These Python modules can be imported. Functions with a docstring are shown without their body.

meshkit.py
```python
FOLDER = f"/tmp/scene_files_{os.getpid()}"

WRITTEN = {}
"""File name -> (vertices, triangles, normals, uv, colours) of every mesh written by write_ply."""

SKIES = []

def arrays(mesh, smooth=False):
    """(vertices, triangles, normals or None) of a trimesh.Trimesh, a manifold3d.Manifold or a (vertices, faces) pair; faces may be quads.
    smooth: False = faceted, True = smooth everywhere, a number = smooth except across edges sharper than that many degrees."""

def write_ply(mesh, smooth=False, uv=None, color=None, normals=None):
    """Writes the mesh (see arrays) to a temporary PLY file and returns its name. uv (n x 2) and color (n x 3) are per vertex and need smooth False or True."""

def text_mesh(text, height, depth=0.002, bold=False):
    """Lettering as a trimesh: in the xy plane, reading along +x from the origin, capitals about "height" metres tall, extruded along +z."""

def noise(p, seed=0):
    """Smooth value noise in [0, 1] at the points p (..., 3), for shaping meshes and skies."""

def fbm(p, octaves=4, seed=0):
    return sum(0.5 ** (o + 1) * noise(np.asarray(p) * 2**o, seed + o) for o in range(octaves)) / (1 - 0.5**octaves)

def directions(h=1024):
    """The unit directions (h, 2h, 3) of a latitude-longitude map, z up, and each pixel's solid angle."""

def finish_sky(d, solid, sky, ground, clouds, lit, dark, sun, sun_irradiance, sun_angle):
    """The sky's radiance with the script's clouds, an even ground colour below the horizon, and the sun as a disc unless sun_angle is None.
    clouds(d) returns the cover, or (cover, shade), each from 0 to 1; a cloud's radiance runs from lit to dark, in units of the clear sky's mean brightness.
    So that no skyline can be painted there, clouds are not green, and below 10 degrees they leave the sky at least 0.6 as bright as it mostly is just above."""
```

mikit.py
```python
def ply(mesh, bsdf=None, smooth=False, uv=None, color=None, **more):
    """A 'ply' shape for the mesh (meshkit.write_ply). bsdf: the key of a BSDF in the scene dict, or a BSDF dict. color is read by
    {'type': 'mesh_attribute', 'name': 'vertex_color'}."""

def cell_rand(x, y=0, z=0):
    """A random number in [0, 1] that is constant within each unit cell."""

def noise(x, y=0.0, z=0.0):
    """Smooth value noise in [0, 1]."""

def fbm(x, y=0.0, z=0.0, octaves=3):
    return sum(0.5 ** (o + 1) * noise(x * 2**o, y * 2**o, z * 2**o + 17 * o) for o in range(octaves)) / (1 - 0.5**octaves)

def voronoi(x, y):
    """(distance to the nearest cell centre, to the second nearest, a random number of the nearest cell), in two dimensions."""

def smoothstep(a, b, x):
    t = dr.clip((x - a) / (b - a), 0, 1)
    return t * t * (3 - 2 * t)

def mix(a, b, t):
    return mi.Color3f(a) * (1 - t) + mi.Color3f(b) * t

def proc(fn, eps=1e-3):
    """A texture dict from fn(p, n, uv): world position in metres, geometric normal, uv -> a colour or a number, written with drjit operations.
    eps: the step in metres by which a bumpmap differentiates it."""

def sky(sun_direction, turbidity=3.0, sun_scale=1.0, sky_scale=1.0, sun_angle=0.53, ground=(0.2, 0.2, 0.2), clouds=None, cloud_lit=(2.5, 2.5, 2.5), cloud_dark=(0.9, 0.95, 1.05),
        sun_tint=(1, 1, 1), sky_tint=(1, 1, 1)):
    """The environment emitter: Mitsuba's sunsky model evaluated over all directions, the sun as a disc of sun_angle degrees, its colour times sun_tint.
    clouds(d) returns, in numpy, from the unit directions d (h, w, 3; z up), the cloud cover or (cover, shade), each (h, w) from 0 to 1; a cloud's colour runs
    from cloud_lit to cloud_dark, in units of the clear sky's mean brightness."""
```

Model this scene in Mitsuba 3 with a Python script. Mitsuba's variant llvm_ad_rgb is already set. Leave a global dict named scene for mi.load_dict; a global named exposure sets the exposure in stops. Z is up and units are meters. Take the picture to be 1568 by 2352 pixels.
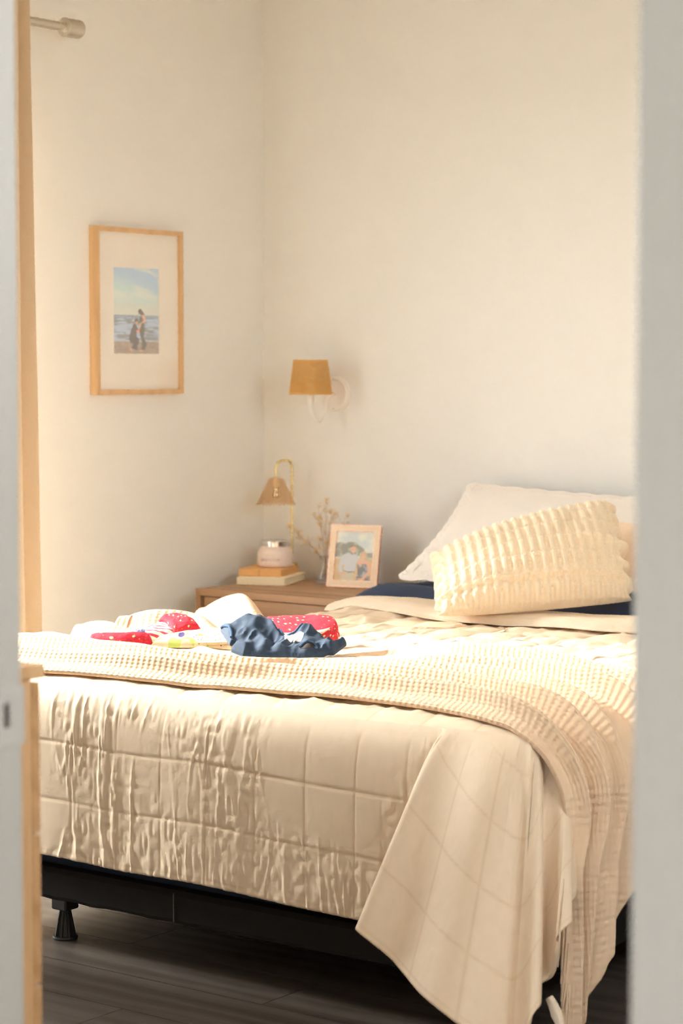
import math, random
import numpy as np, trimesh
import drjit as dr
import mitsuba as mi
import mikit, meshkit
from mikit import proc, noise as tnoise, fbm as tfbm, smoothstep as tss, mix as tmix
from scipy.interpolate import CubicSpline, PchipInterpolator
from scipy.spatial import Delaunay
from scipy.ndimage import distance_transform_edt
import shapely
from shapely.geometry import Polygon

random.seed(7); np.random.seed(7)
T = mi.ScalarTransform4f
scene, labels = {}, {}

# ------------------------------------------------------------------ camera
FX, YAW, PITCH, EYE = 5050.0, math.radians(36.8), math.atan(326 / 5050.0), np.array([0.0, 0.0, 1.25])
FWD = np.array([-math.sin(YAW) * math.cos(PITCH), math.cos(YAW) * math.cos(PITCH), -math.sin(PITCH)])
scene['camera'] = {'type': 'thinlens', 'fov': math.degrees(2 * math.atan(784 / FX)), 'fov_axis': 'x',
                   'aperture_radius': 0.0075, 'focus_distance': 4.75, 'near_clip': 0.05, 'far_clip': 200.0,
                   'to_world': T().look_at(origin=EYE.tolist(), target=(EYE + FWD).tolist(), up=[0, 0, 1])}
# ------------------------------------------------------------------ sky, sun, exposure
exposure = 5.4
SUN_TRAVEL = np.array([0.85, 0.17, -0.50])
scene['sky'] = mikit.sky((-SUN_TRAVEL).tolist(), turbidity=4.0, sun_scale=0.38, sky_scale=1.0, sun_angle=14.0, ground=(0.35, 0.33, 0.30),
                         clouds=lambda d: np.full(d.shape[:2], 0.85), cloud_lit=(2.25, 2.28, 2.28), cloud_dark=(2.25, 2.28, 2.28), sun_tint=(0.77, 1.0, 1.42), sky_tint=(1.02, 1.0, 0.97))


def srgb(*c):
    c = np.array(c, float) / 255
    return [float(x) for x in np.where(c <= 0.04045, c / 12.92, ((c + 0.055) / 1.055) ** 2.4)]


def rgb(c):
    return {'type': 'rgb', 'value': [float(x) for x in c]}


def mat(key, color, rough=0.6, spec=0.3, **kw):
    col = color if isinstance(color, dict) else rgb(color)
    scene[key] = {'type': 'twosided', 'bsdf': {'type': 'principled', 'base_color': col, 'roughness': rough, 'specular': spec, **kw}}


def matte(key, color):
    scene[key] = {'type': 'twosided', 'bsdf': {'type': 'diffuse', 'reflectance': color if isinstance(color, dict) else rgb(color)}}


def bumped(key, color, fn, scale, eps=1e-3, rough=0.8, spec=0.2, **kw):
    col = color if isinstance(color, dict) else rgb(color)
    scene[key] = {'type': 'twosided', 'bsdf': {'type': 'bumpmap', 'arbitrary': proc(fn, eps), 'scale': scale,
                  'bsdf': {'type': 'principled', 'base_color': col, 'roughness': rough, 'specular': spec, **kw}}}


def add(key, mesh, bsdf, smooth=30, label=None, category=None, group=None, kind=None, **kw):
    scene[key] = mikit.ply(mesh, bsdf, smooth=smooth, **kw)
    note(key, label, category, group, kind)
    return key


def note(key, label=None, category=None, group=None, kind=None):
    d = {k: v for k, v in dict(label=label, category=category, group=group, kind=kind).items() if v}
    if d:
        labels[key] = d


# ------------------------------------------------------------------ mesh helpers
def box(x0, x1, y0, y1, z0, z1, bevel=0.0):
    e = np.array([x1 - x0, y1 - y0, z1 - z0], float)
    c = np.array([x0 + x1, y0 + y1, z0 + z1]) / 2
    if bevel <= 0:
        m = trimesh.creation.box(extents=e)
    else:
        pts = []
        for sx in (-1, 1):
            for sy in (-1, 1):
                for sz in (-1, 1):
                    s = np.array([sx, sy, sz]); h = e / 2
                    for k in range(3):
                        q = h - bevel; q[k] = h[k]
                        pts.append(s * q)
        m = trimesh.convex.convex_hull(np.array(pts))
    m.apply_translation(c)
    return m


def lathe(profile, n=48, axis_at=(0, 0, 0)):
    m = trimesh.creation.revolve(np.array(profile, float), sections=n)
    m.apply_translation(axis_at)
    return m


def tube(path, r, n=10, caps=True):
    p = np.array(path, float)
    r = np.broadcast_to(np.asarray(r, float), len(p))
    t = np.gradient(p, axis=0); t /= np.linalg.norm(t, axis=1, keepdims=True)
    a = np.cross(t[0], [0.3, 0.1, 1.0] if abs(t[0][2]) < 0.9 else [1.0, 0.2, 0.1]); a /= np.linalg.norm(a)
    rings = []
    ang = np.arange(n) / n * 2 * np.pi
    for i in range(len(p)):
        a = a - t[i] * (a @ t[i]); a /= np.linalg.norm(a)
        b = np.cross(t[i], a)
        rings.append(p[i] + r[i] * (np.cos(ang)[:, None] * a + np.sin(ang)[:, None] * b))
    v = np.vstack(rings); f = []
    k = np.arange(n); k1 = (k + 1) % n
    for i in range(len(p) - 1):
        o = i * n
        f.append(np.stack([o + k, o + k1, o + n + k1], 1)); f.append(np.stack([o + k, o + n + k1, o + n + k], 1))
    if caps:
        v = np.vstack([v, p[0], p[-1]]); o = (len(p) - 1) * n
        f.append(np.stack([k1, k, k * 0 + len(v) - 2], 1)); f.append(np.stack([o + k, o + k1, k * 0 + len(v) - 1], 1))
    return trimesh.Trimesh(v, np.vstack(f), process=False)


def spline(pts, n):
    pts = np.array(pts, float)
    d = np.concatenate([[0], np.cumsum(np.linalg.norm(np.diff(pts, axis=0), axis=1))])
    return CubicSpline(d / d[-1], pts, axis=0)(np.linspace(0, 1, n))


def grid_faces(nr, nc, off=0):
    i = np.arange(nr * nc).reshape(nr, nc) + off
    a, b, c, d = i[:-1, :-1].ravel(), i[:-1, 1:].ravel(), i[1:, 1:].ravel(), i[1:, :-1].ravel()
    return np.vstack([np.stack([a, b, c], 1), np.stack([a, c, d], 1)])


def vnormals(v, f):
    n = np.zeros_like(v); fn = np.cross(v[f[:, 1]] - v[f[:, 0]], v[f[:, 2]] - v[f[:, 0]])
    for k in range(3):
        np.add.at(n, f[:, k], fn)
    return n / np.maximum(np.linalg.norm(n, axis=1, keepdims=True), 1e-12)


def rot_z(m, deg, at=(0, 0, 0)):
    m.apply_transform(trimesh.transformations.rotation_matrix(math.radians(deg), [0, 0, 1], at)); return m


def cat(*ms):
    return trimesh.util.concatenate(ms)


def np3(x, y, z=0.0):
    return np.stack(np.broadcast_arrays(np.asarray(x, float), np.asarray(y, float), np.asarray(z, float)), -1)


def N(x, y, z=0.0, seed=0):
    return meshkit.noise(np3(x, y, z), seed)


def FB(x, y, z=0.0, o=4, seed=0):
    return meshkit.fbm(np3(x, y, z), o, seed)


def sstep(a, b, x):
    t = np.clip((np.asarray(x, float) - a) / (b - a), 0, 1); return t * t * (3 - 2 * t)


# ------------------------------------------------------------------ materials
WALL = (0.81, 0.79, 0.74)
matte('m_wall', WALL)
matte('m_ceiling', (0.80, 0.76, 0.68))
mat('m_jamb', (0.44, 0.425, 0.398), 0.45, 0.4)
mat('m_hall', (0.62, 0.60, 0.57), 0.8, 0.2)


def wood(light, dark, axis, f=1.0, ring=9.0):
    other = [k for k in range(3) if k != axis]

    def fn(p, n, uv):
        a, b, c = p[axis], p[other[0]], p[other[1]]
        w = tfbm(a * 2.2 * f, b * 14 * f, c * 14 * f, 3)
        g = dr.sin((b + c * 0.7) * 130 * f + w * ring)
        fine = tnoise(a * 18 * f, b * 420 * f, c * 420 * f)
        t = dr.clip(0.42 + 0.26 * g * (0.4 + w) + 0.30 * (fine - 0.5) + 0.5 * (w - 0.5), 0, 1)
        return tmix(light, dark, t)
    return proc(fn)


mat('m_floor', wood((0.082, 0.068, 0.058), (0.042, 0.034, 0.029), 0, 0.7), 0.24, 0.7)
mat('m_floor_b', wood((0.074, 0.061, 0.052), (0.038, 0.031, 0.026), 0, 0.8, 7), 0.24, 0.7)
matte('m_subfloor', (0.06, 0.05, 0.045))
mat('m_pine', wood((0.72, 0.47, 0.25), (0.56, 0.32, 0.15), 2, 0.9), 0.5, 0.3)
mat('m_pine_shaded', wood((0.60, 0.36, 0.175), (0.44, 0.235, 0.10), 0, 0.9), 0.5, 0.3)  # darker pine copy with the drawers' shade put into its colour
mat('m_frame_wood', wood((0.70, 0.46, 0.25), (0.58, 0.36, 0.18), 2, 1.2), 0.5, 0.3)
mat('m_walnut_x', wood((0.40, 0.225, 0.115), (0.215, 0.110, 0.052), 0, 0.8), 0.45, 0.4)
mat('m_walnut_z', wood((0.38, 0.215, 0.11), (0.22, 0.115, 0.055), 2, 0.8), 0.45, 0.4)
mat('m_black_fabric', (0.012, 0.0105, 0.010), 0.95, 0.1)
mat('m_black_plastic', (0.014, 0.014, 0.015), 0.5, 0.4)
mat('m_thread', (0.10, 0.10, 0.10), 0.8, 0.1)


def weave(p, n, uv):
    return 0.5 * tnoise(p[0] * 900, p[1] * 900, p[2] * 900) + 0.5 * tfbm(p[0] * 60, p[1] * 60, p[2] * 60, 2)


bumped('m_navy', (0.030, 0.042, 0.075), weave, 0.0010, rough=0.9, spec=0.15, sheen=0.5)


def linen(p, n, uv):
    s = tfbm(p[0] * 240, p[1] * 240, p[2] * 34, 2)
    return tmix((0.63, 0.515, 0.385), (0.675, 0.550, 0.415), s)


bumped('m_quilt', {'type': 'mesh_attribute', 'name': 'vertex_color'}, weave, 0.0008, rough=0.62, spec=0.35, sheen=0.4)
mat('m_quilt_trim', (0.72, 0.60, 0.46), 0.8, 0.2)


# waffle knit: uv in metres along and across the cloth
def waffle(p, n, uv):
    a = dr.sin(uv[0] * (2 * math.pi / 0.0150)); b = dr.sin(uv[1] * (2 * math.pi / 0.0085))
    return (0.55 * a + 0.35 * b * (1 - 0.5 * a)) * 0.5 + 0.12 * tnoise(uv[0] * 900, uv[1] * 900)


bumped('m_throw', (0.66, 0.485, 0.335), waffle, 0.0024, eps=8e-4, rough=0.95, spec=0.1, sheen=0.6)
mat('m_throw_fringe', (0.66, 0.49, 0.34), 0.95, 0.1)
mat('m_white_metal', (0.82, 0.76, 0.68), 0.4, 0.4)
scene['m_brass'] = {'type': 'roughconductor', 'material': 'none', 'specular_reflectance': rgb((0.86, 0.68, 0.30)), 'alpha': 0.16}
scene['m_chrome'] = {'type': 'roughconductor', 'material': 'none', 'specular_reflectance': rgb((0.82, 0.80, 0.78)), 'alpha': 0.04}
scene['m_nickel'] = {'type': 'roughconductor', 'material': 'none', 'specular_reflectance': rgb((0.70, 0.64, 0.55)), 'alpha': 0.28}
scene['m_copper'] = {'type': 'roughconductor', 'material': 'none', 'specular_reflectance': rgb((0.86, 0.50, 0.36)), 'alpha': 0.22}
scene['m_glass'] = {'type': 'dielectric', 'int_ior': 1.5, 'ext_ior': 1.0}
scene['m_pane'] = {'type': 'thindielectric', 'int_ior': 1.5}

# ================================================================== SETTING
XW, YB, YF0, YF1, XR, ZC = -4.426, 5.50, 1.52, 1.64, -0.30, 2.75
DX0, DX1 = -1.647, -0.847          # door opening
WY0, WY1, WZ0, WZ1 = 3.12, 4.37, 0.16, 2.10   # window in the left wall
t = 0.14
add('wall_left', cat(box(XW - t, XW, YF0, WY0, 0, ZC), box(XW - t, XW, WY1, YB + t, 0, ZC), box(XW - t, XW, WY0, WY1, 0, WZ0), box(XW - t, XW, WY0, WY1, WZ1, ZC)),
    'm_wall', False, kind='structure')
add('wall_back', box(XW, XR + t, YB, YB + t, 0, ZC), 'm_wall', False, kind='structure')
RY0, RY1, RZ0, RZ1 = 2.2, 3.7, 1.40, 2.45
add('wall_right', cat(box(XR, XR + t, YF0, RY0, 0, ZC), box(XR, XR + t, RY1, YB, 0, ZC), box(XR, XR + t, RY0, RY1, 0, RZ0), box(XR, XR + t, RY0, RY1, RZ1, ZC)),
    'm_wall', False, kind='structure')
add('ceiling', box(XW - t, XR + t, YF0, YB + t, ZC, ZC + 0.1), 'm_ceiling', False, kind='structure')
add('wall_front', cat(box(XW, DX0 - 0.02, YF0 + 0.01, YF1 - 0.01, 0, ZC), box(DX1 + 0.02, XR, YF0 + 0.01, YF1 - 0.01, 0, ZC), box(DX0 - 0.02, DX1 + 0.02, YF0 + 0.01, YF1 - 0.01, 2.12, ZC)),
    'm_wall', False, kind='structure')
add('wall_hallway_blocker', cat(box(-2.1, -2.0, -2.5, YF0, 0, 2.75), box(0.5, 0.6, -2.5, YF0, 0, 2.75), box(-2.1, -0.75, -2.6, -2.5, 0, 2.75), box(-2.1, 0.6, -2.5, YF0, 2.75, 2.85)), 'm_hall', False, kind='structure')  # unseen hall walls and ceiling, added to block sun and dim the jambs
# door lining: left jamb, right jamb with casing
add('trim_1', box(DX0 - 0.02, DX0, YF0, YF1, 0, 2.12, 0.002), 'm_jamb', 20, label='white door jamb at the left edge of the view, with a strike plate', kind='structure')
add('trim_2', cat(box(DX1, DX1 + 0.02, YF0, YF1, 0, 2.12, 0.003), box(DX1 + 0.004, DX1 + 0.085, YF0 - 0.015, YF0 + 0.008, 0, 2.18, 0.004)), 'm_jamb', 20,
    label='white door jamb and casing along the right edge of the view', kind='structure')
mat('m_plate', (0.46, 0.445, 0.42), 0.4, 0.5)
mat('m_dark', (0.03, 0.022, 0.018), 0.7, 0.2)
pl = trimesh.creation.extrude_polygon(Polygon([(1.606, .859), (1.640, .859), (1.640, .917), (1.606, .917)]).buffer(0.002).difference(Polygon([(1.6135, .8775), (1.6195, .8775), (1.6195, .9015), (1.6135, .9015)]).buffer(0.0015)), 0.0016)


def yz_plate(m, x):   # extruded in x/y plane -> stands in the y/z plane at x
    v = m.vertices.copy(); m.vertices = np.stack([x + v[:, 2], v[:, 0], v[:, 1]], 1); return m


add('trim_1__strike_plate', yz_plate(pl, DX0 - 0.0001), 'm_plate', False, label='small strike plate painted over in white')
add('trim_1__strike_plate__latch_hole', box(DX0 - 0.002, DX0 + 0.0004, 1.6130, 1.6200, .8770, .9020), 'm_dark', False, label='dark latch hole')
for i, z in enumerate((.868, .909)):
    s = trimesh.creation.cylinder(0.0022, 0.0016, sections=16); s.apply_transform(trimesh.transformations.rotation_matrix(math.pi / 2, [0, 1, 0])); s.apply_translation([DX0 + 0.0014, 1.6165, z])
    add('trim_1__strike_plate__screw' + ('' if i == 0 else '_001'), s, 'm_plate', 30)
# baseboards
mat('m_skirting', (0.72, 0.67, 0.60), 0.5, 0.4)
add('baseboard_left', box(XW, XW + 0.014, YF1, YB - 0.014, 0.0, 0.10, 0.004), 'm_skirting', 20, kind='structure')
add('baseboard_back', box(XW, XR, YB - 0.014, YB, 0.0, 0.10, 0.004), 'm_skirting', 20, kind='structure')
# floor: boards on a dark base
add('floor', box(XW - t, XR + t, -2.5, YB + t, -0.06, -0.011), 'm_subfloor', False, kind='structure')
pw, plen, row, count = 0.185, 1.22, 0, 0
y = 1.66
offs = [0.0, 0.48, 0.9, 0.27, 0.7]
while y < YB - 0.03:
    x = XW + 0.003 - offs[row % 5]
    while x < -0.4:
        a, b = max(x, XW + 0.003), min(x + plen - 0.002, XR - 0.003)
        if b - a > 0.05:
            key = 'floor__plank' + ('' if count == 0 else '_%03d' % count)
            add(key, box(a, b, y, min(y + pw - 0.002, YB - 0.003), -0.011, 0.0), 'm_floor' if (row * 3 + count) % 2 else 'm_floor_b', False)
            count += 1
        x += plen
    y += pw; row += 1

# ================================================================== BED
XL, XRB, YFT, YHD = -3.66, -2.15, 3.42, 5.42     # mattress
note('bed_base', 'black fabric bed base on low plastic legs under the beige quilt', 'bed base')
bm = box(XL, XRB, YFT - 0.015, YHD, 0.098, 0.168, 0.010)
bm = bm.subdivide_to_size(0.05)
bv = bm.vertices.copy(); low = bv[:, 2] < 0.12
bv[low, 2] += 0.003 * (N(bv[low, 0] * 18, bv[low, 1] * 18, 0, 3) - 0.5) * 2; bm.vertices = bv
add('bed_base__box', bm, 'm_black_fabric', 30)
sm = []
for k in range(17):
    z = 0.104 + k * 0.0036
    sm.append(box(-2.983, -2.9815, YFT - 0.0175, YFT - 0.0145, z, z + 0.0026))
add('bed_base__seam', cat(*sm), 'm_thread', False, label='grey stitched seam down the front')


def bed_leg(x, y):
    blk = box(-0.022, 0.022, -0.022, 0.022, 0.066, 0.098, 0.003)
    ped = lathe([(0, 0.006), (0.019, 0.006), (0.018, 0.012), (0.010, 0.060), (0.010, 0.067), (0, 0.067)], 24)
    ribs = [box(-0.024, 0.024, -0.0025, 0.0025, 0.006, 0.010)]
    for a in range(0, 180, 45):
        r = trimesh.creation.extrude_polygon(Polygon([(-0.0245, 0.006), (0.0245, 0.006), (0.0125, 0.066), (-0.0125, 0.066)]), 0.004)
        r.apply_translation([0, 0, -0.002]); r.apply_transform(trimesh.transformations.rotation_matrix(math.pi / 2, [1, 0, 0])); ribs.append(rot_z(r, a + 20))
    foot = lathe([(0, 0.0), (0.0265, 0.0), (0.028, 0.003), (0.0265, 0.0065), (0, 0.0065)], 32)
    ms = [blk, cat(ped, *ribs), foot]
    for m in ms:
        m.apply_translation([x, y, 0])
    return ms


for i, (x, yy) in enumerate([(-3.350, 3.462), (-2.25, 3.47), (-3.335, 4.4), (-2.25, 4.4), (-3.335, 5.34), (-2.25, 5.34)]):
    sfx = '' if i == 0 else '_%03d' % i
    a, b, c = bed_leg(x, yy)
    add('bed_base__leg' + sfx, b, 'm_black_plastic', 30)
    add('bed_base__leg' + sfx + '__bracket', a, 'm_black_plastic', 20)
    add('bed_base__leg' + sfx + '__foot', c, 'm_black_plastic', 30)
mm = box(XL - 0.005, XRB + 0.005, YFT - 0.013, YHD, 0.169, 0.552, 0.035)
add('mattress', mm, 'm_navy', 30, label='mattress in a navy blue fitted sheet, showing under the quilt hem and at the head', category='mattress')

# ---- quilt
QXL, QXR, QYF, QYH, QZ = -3.675, -2.125, 3.425, 4.92, 0.592
SQ = 0.125


def crown(x, y):
    e = np.minimum(np.minimum(x - QXL, QXR - x), y - QYF)
    return -0.020 * (1 - np.clip(e / 0.11, 0, 1)) ** 2


def lumps(x, y):
    """soft unevenness of the bed top under the throw, clothes and pillows"""
    return 0.016 * (FB(x * 3.1, y * 3.1, 0, 3, 5) - 0.45) + 0.006 * np.sin(x * 4.0) * np.cos(y * 3.0)


def qtop(x, y):
    x, y = np.asarray(x, float), np.asarray(y, float)
    return QZ + crown(x, y) + lumps(x, y)


def pinch(a):      # distance to the nearest quilting line, 0..1
    return np.abs((a / SQ + 0.5) % 1.0 - 0.5) * 2


# perimeter: (Tx, Ty, Hx, Hy, Hz, outx, outy) knots and sample counts
hem0 = 0.200
knots = [  # left side, left foot corner, foot
    (QXL, QYH, QXL - .045, QYH, .22), (QXL, 4.2, QXL - .05, 4.2, .215), (QXL, QYF + .02, QXL - .07, QYF - .0, .20),
    (QXL + .001, QYF, QXL - .10, QYF - .10, .10), (QXL + .03, QYF, QXL + .0, QYF - .06, .19)]
nseg = [60, 40, 16, 16]
xs_f = [-3.5, -3.3, -3.1, -2.9, -2.7, -2.5, -2.40]
hz_f = [.199, .203, .196, .201, .191, .186, .184]
hy_f = [3.384, 3.378, 3.384, 3.376, 3.384, 3.38, 3.383]
for x, hz, hy in zip(xs_f, hz_f, hy_f):
    knots.append((x, QYF, x, hy, hz)); nseg.append(62)
knots += [(-2.335, QYF, -2.29, 3.384, .190), (-2.325, QYF, -2.225, 3.365, .197), (-2.318, QYF, -2.372, 3.248, .213), (-2.28, QYF, -2.302, 3.196, .188),
          (-2.21, QYF, -2.16, 3.150, .137), (-2.15, QYF, -2.05, 3.135, .098), (QXR, QYF, -1.992, 3.155, .085), (QXR, QYF + .02, -1.978, 3.205, .140),
          (QXR, QYF + .04, -1.985, 3.245, .190), (QXR, QYF + .06, -1.970, 3.275, .236), (QXR, QYF + .09, -1.962, 3.305, .284), (QXR, QYF + .13, -2.00, 3.37, .30),
          (QXR, QYF + .22, -2.085, 3.62, .29), (QXR, 4.2, -2.075, 4.2, .25), (QXR, QYH, -2.075, QYH, .25)]
nseg += [20, 24, 40, 34, 40, 40, 40, 26, 24, 24, 26, 20, 24, 60, 60]
kn = np.array(knots); par = np.arange(len(kn), dtype=float)
w = np.concatenate([np.linspace(i, i + 1, n, endpoint=False) for i, n in enumerate(nseg)] + [[len(kn) - 1.0]])
Tp = np.stack([np.interp(w, par, kn[:, 0]), np.interp(w, par, kn[:, 1])], 1)
Hp = PchipInterpolator(par, kn[:, 2:], axis=0)(w)
i_lf = int(sum(nseg[:3])); i_rc = int(np.argmin(np.abs(w - (len(xs_f) + 5 + 6))))   # left foot corner, right foot corner samples
Tp[:i_lf + 1, 0] = QXL; Tp[i_lf, 1] = QYF
Tp[i_rc:, 0] = QXR; Tp[i_rc, 1] = QYF
left_y = Tp[:i_lf + 1, 1][::-1]           # foot -> head
foot_x = Tp[i_lf:i_rc + 1, 0]
right_y = Tp[i_rc:, 1]                    # foot -> head
# resample the left column on the right column's rows
out_dir = np.stack([np.interp(w, [0, 2.6, 3, 3.6, 4, len(xs_f) + 4 + 4, len(xs_f) + 5 + 7, len(xs_f) + 5 + 10, par[-1]], [-1, -1, -.7, -.2, 0, 0, .7, 1, 1]),
                    np.interp(w, [0, 2.0, 3, 3.6, 4, len(xs_f) + 4 + 4, len(xs_f) + 5 + 7, len(xs_f) + 5 + 10, par[-1]], [0, 0, -.7, -1, -1, -1, -.7, 0, 0])], 1)
NT = 110
tt = np.linspace(0, 1, NT)
Tz = qtop(np.clip(Tp[:, 0], QXL, QXR), Tp[:, 1])
d0 = 0.040
T3 = np.concatenate([Tp, Tz[:, None]], 1)
fan = np.interp(w, [len(xs_f) + 4.5, len(xs_f) + 6.5, len(xs_f) + 5 + 8, len(xs_f) + 5 + 12], [0, 1, 1, 0])
sk = np.zeros((len(w), NT, 3))
o_t = 1 - np.exp(-tt / 0.10)
od = d0 * (1 - 0.25 * fan)
shoulder = T3.copy(); shoulder[:, :2] += out_dir * od[:, None]
line = shoulder[:, None, :] * (1 - tt)[None, :, None] + Hp[:, None, :] * tt[None, :, None]
line[..., 2] = T3[:, None, 2] * (1 - tt)[None, :] + Hp[:, None, 2] * tt[None, :]
sk[:] = line
sk[..., :2] += out_dir[:, None, :] * (od[:, None] * (o_t - 1)[None, :])[..., None]
# folds hanging from the shoulder belly outwards a little on the corner flap
belly = np.sin(np.pi * tt) ** 1.2
pc = np.concatenate([[0], np.cumsum(np.linalg.norm(np.diff(0.35 * Tp, axis=0), axis=1) + 0.65 * np.linalg.norm(np.diff(Hp[:, :2], axis=0), axis=1))])
# cloth coordinate along the perimeter: equal to x on the foot
pcl = np.interp(w, np.arange(len(w)) * 0 + w, pc)
i_a = int(np.argmin(np.abs(Tp[:, 0] + 3.5) + (np.arange(len(w)) < i_lf) * 9)); pcl = pcl - pcl[i_a] + 0.0
flat = (np.arange(len(w)) >= i_lf) & (w < len(xs_f) + 4)
p_cloth = np.where(flat, Tp[:, 0], 0); last = np.where(flat)[0][-1]
p_cloth[last + 1:] = Tp[last, 0] + (pc[last + 1:] - pc[last]); first = np.where(flat)[0][0]
p_cloth[:first] = Tp[first, 0] - (pc[first] - pc[:first])
ell = np.linalg.norm(np.diff(sk, axis=1), axis=2); ell = np.concatenate([np.zeros((len(w), 1)), np.cumsum(ell, 1)], 1)
P_sk = np.broadcast_to(p_cloth[:, None], ell.shape)
ellq = ell - (ell[:, -1:] - 0.395)          # quilting lines run parallel to the hem
# vertical creases, gathers at the seams, wavy hem
wr = np.abs(FB(P_sk * 30, ell * 3.6, 0, 3, 11) - 0.5) * 2
wr = np.exp(-(wr / 0.075) ** 2)
gate = sstep(0.38, 0.60, FB(P_sk * 5, ell * 5, 3, 2, 12))
cr = np.abs(N(P_sk * 70, ell * 42, 0, 13) - 0.5) * 2
seam = np.exp(-((pinch(ellq - 0.020) * SQ / 2) / 0.0030) ** 2) + 0.45 * np.exp(-((pinch(P_sk) * SQ / 2) / 0.0025) ** 2)
puff = np.sqrt(np.clip(pinch(ellq - 0.020) * pinch(P_sk), 0, 1))
lft = sstep(-2.5, -3.4, P_sk)
amp = sstep(0.0, 0.05, ell)
disp = amp * (0.0034 * wr * gate * (0.45 + 0.55 * lft) + 0.0026 * (cr - 0.5) * gate + 0.0014 * puff - 0.0013 * seam + 0.006 * (FB(P_sk * 6, ell * 2, 5, 2, 14) - 0.5) * tt[None, :])
disp *= (1 - 0.80 * fan)[:, None]
# long soft folds down the flap
fp = (w - (len(xs_f) + 6.5))[:, None]
disp += fan[:, None] * 0.030 * tt[None, :] ** 0.8 * np.sin(fp * 2.6 + 0.4) * sstep(0, 1, fp)

# top grid: rows foot->head on right_y, columns on foot_x
ny, nx = len(right_y), len(foot_x)
# refine rows between
extra = []
ry = right_y.copy()
yy = np.unique(np.concatenate([ry]))
GX, GY = np.meshgrid(foot_x, ry)
GZ = qtop(GX, GY)
e = np.minimum(np.minimum(GX - QXL, QXR - GX), GY - QYF)
pf = np.sqrt(np.clip(pinch(GX) * pinch(GY), 0, 1))
tw = 0.010 * (FB(GX * 22, GY * 22, 0, 3, 21) - 0.45) + 0.013 * (pf - 0.5)
crs = np.exp(-(np.abs(FB(GX * 9, GY * 9, 2, 3, 22) - 0.5) / 0.035) ** 2) * 0.004
GZ = GZ + (tw + crs) * sstep(0.0, 0.08, e)
top = np.stack([GX, GY, GZ], -1)
# weld: skirt row 0 takes the grid's border points
vt = top.reshape(-1, 3); ft = grid_faces(ny, nx)
nw = len(w)
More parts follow.
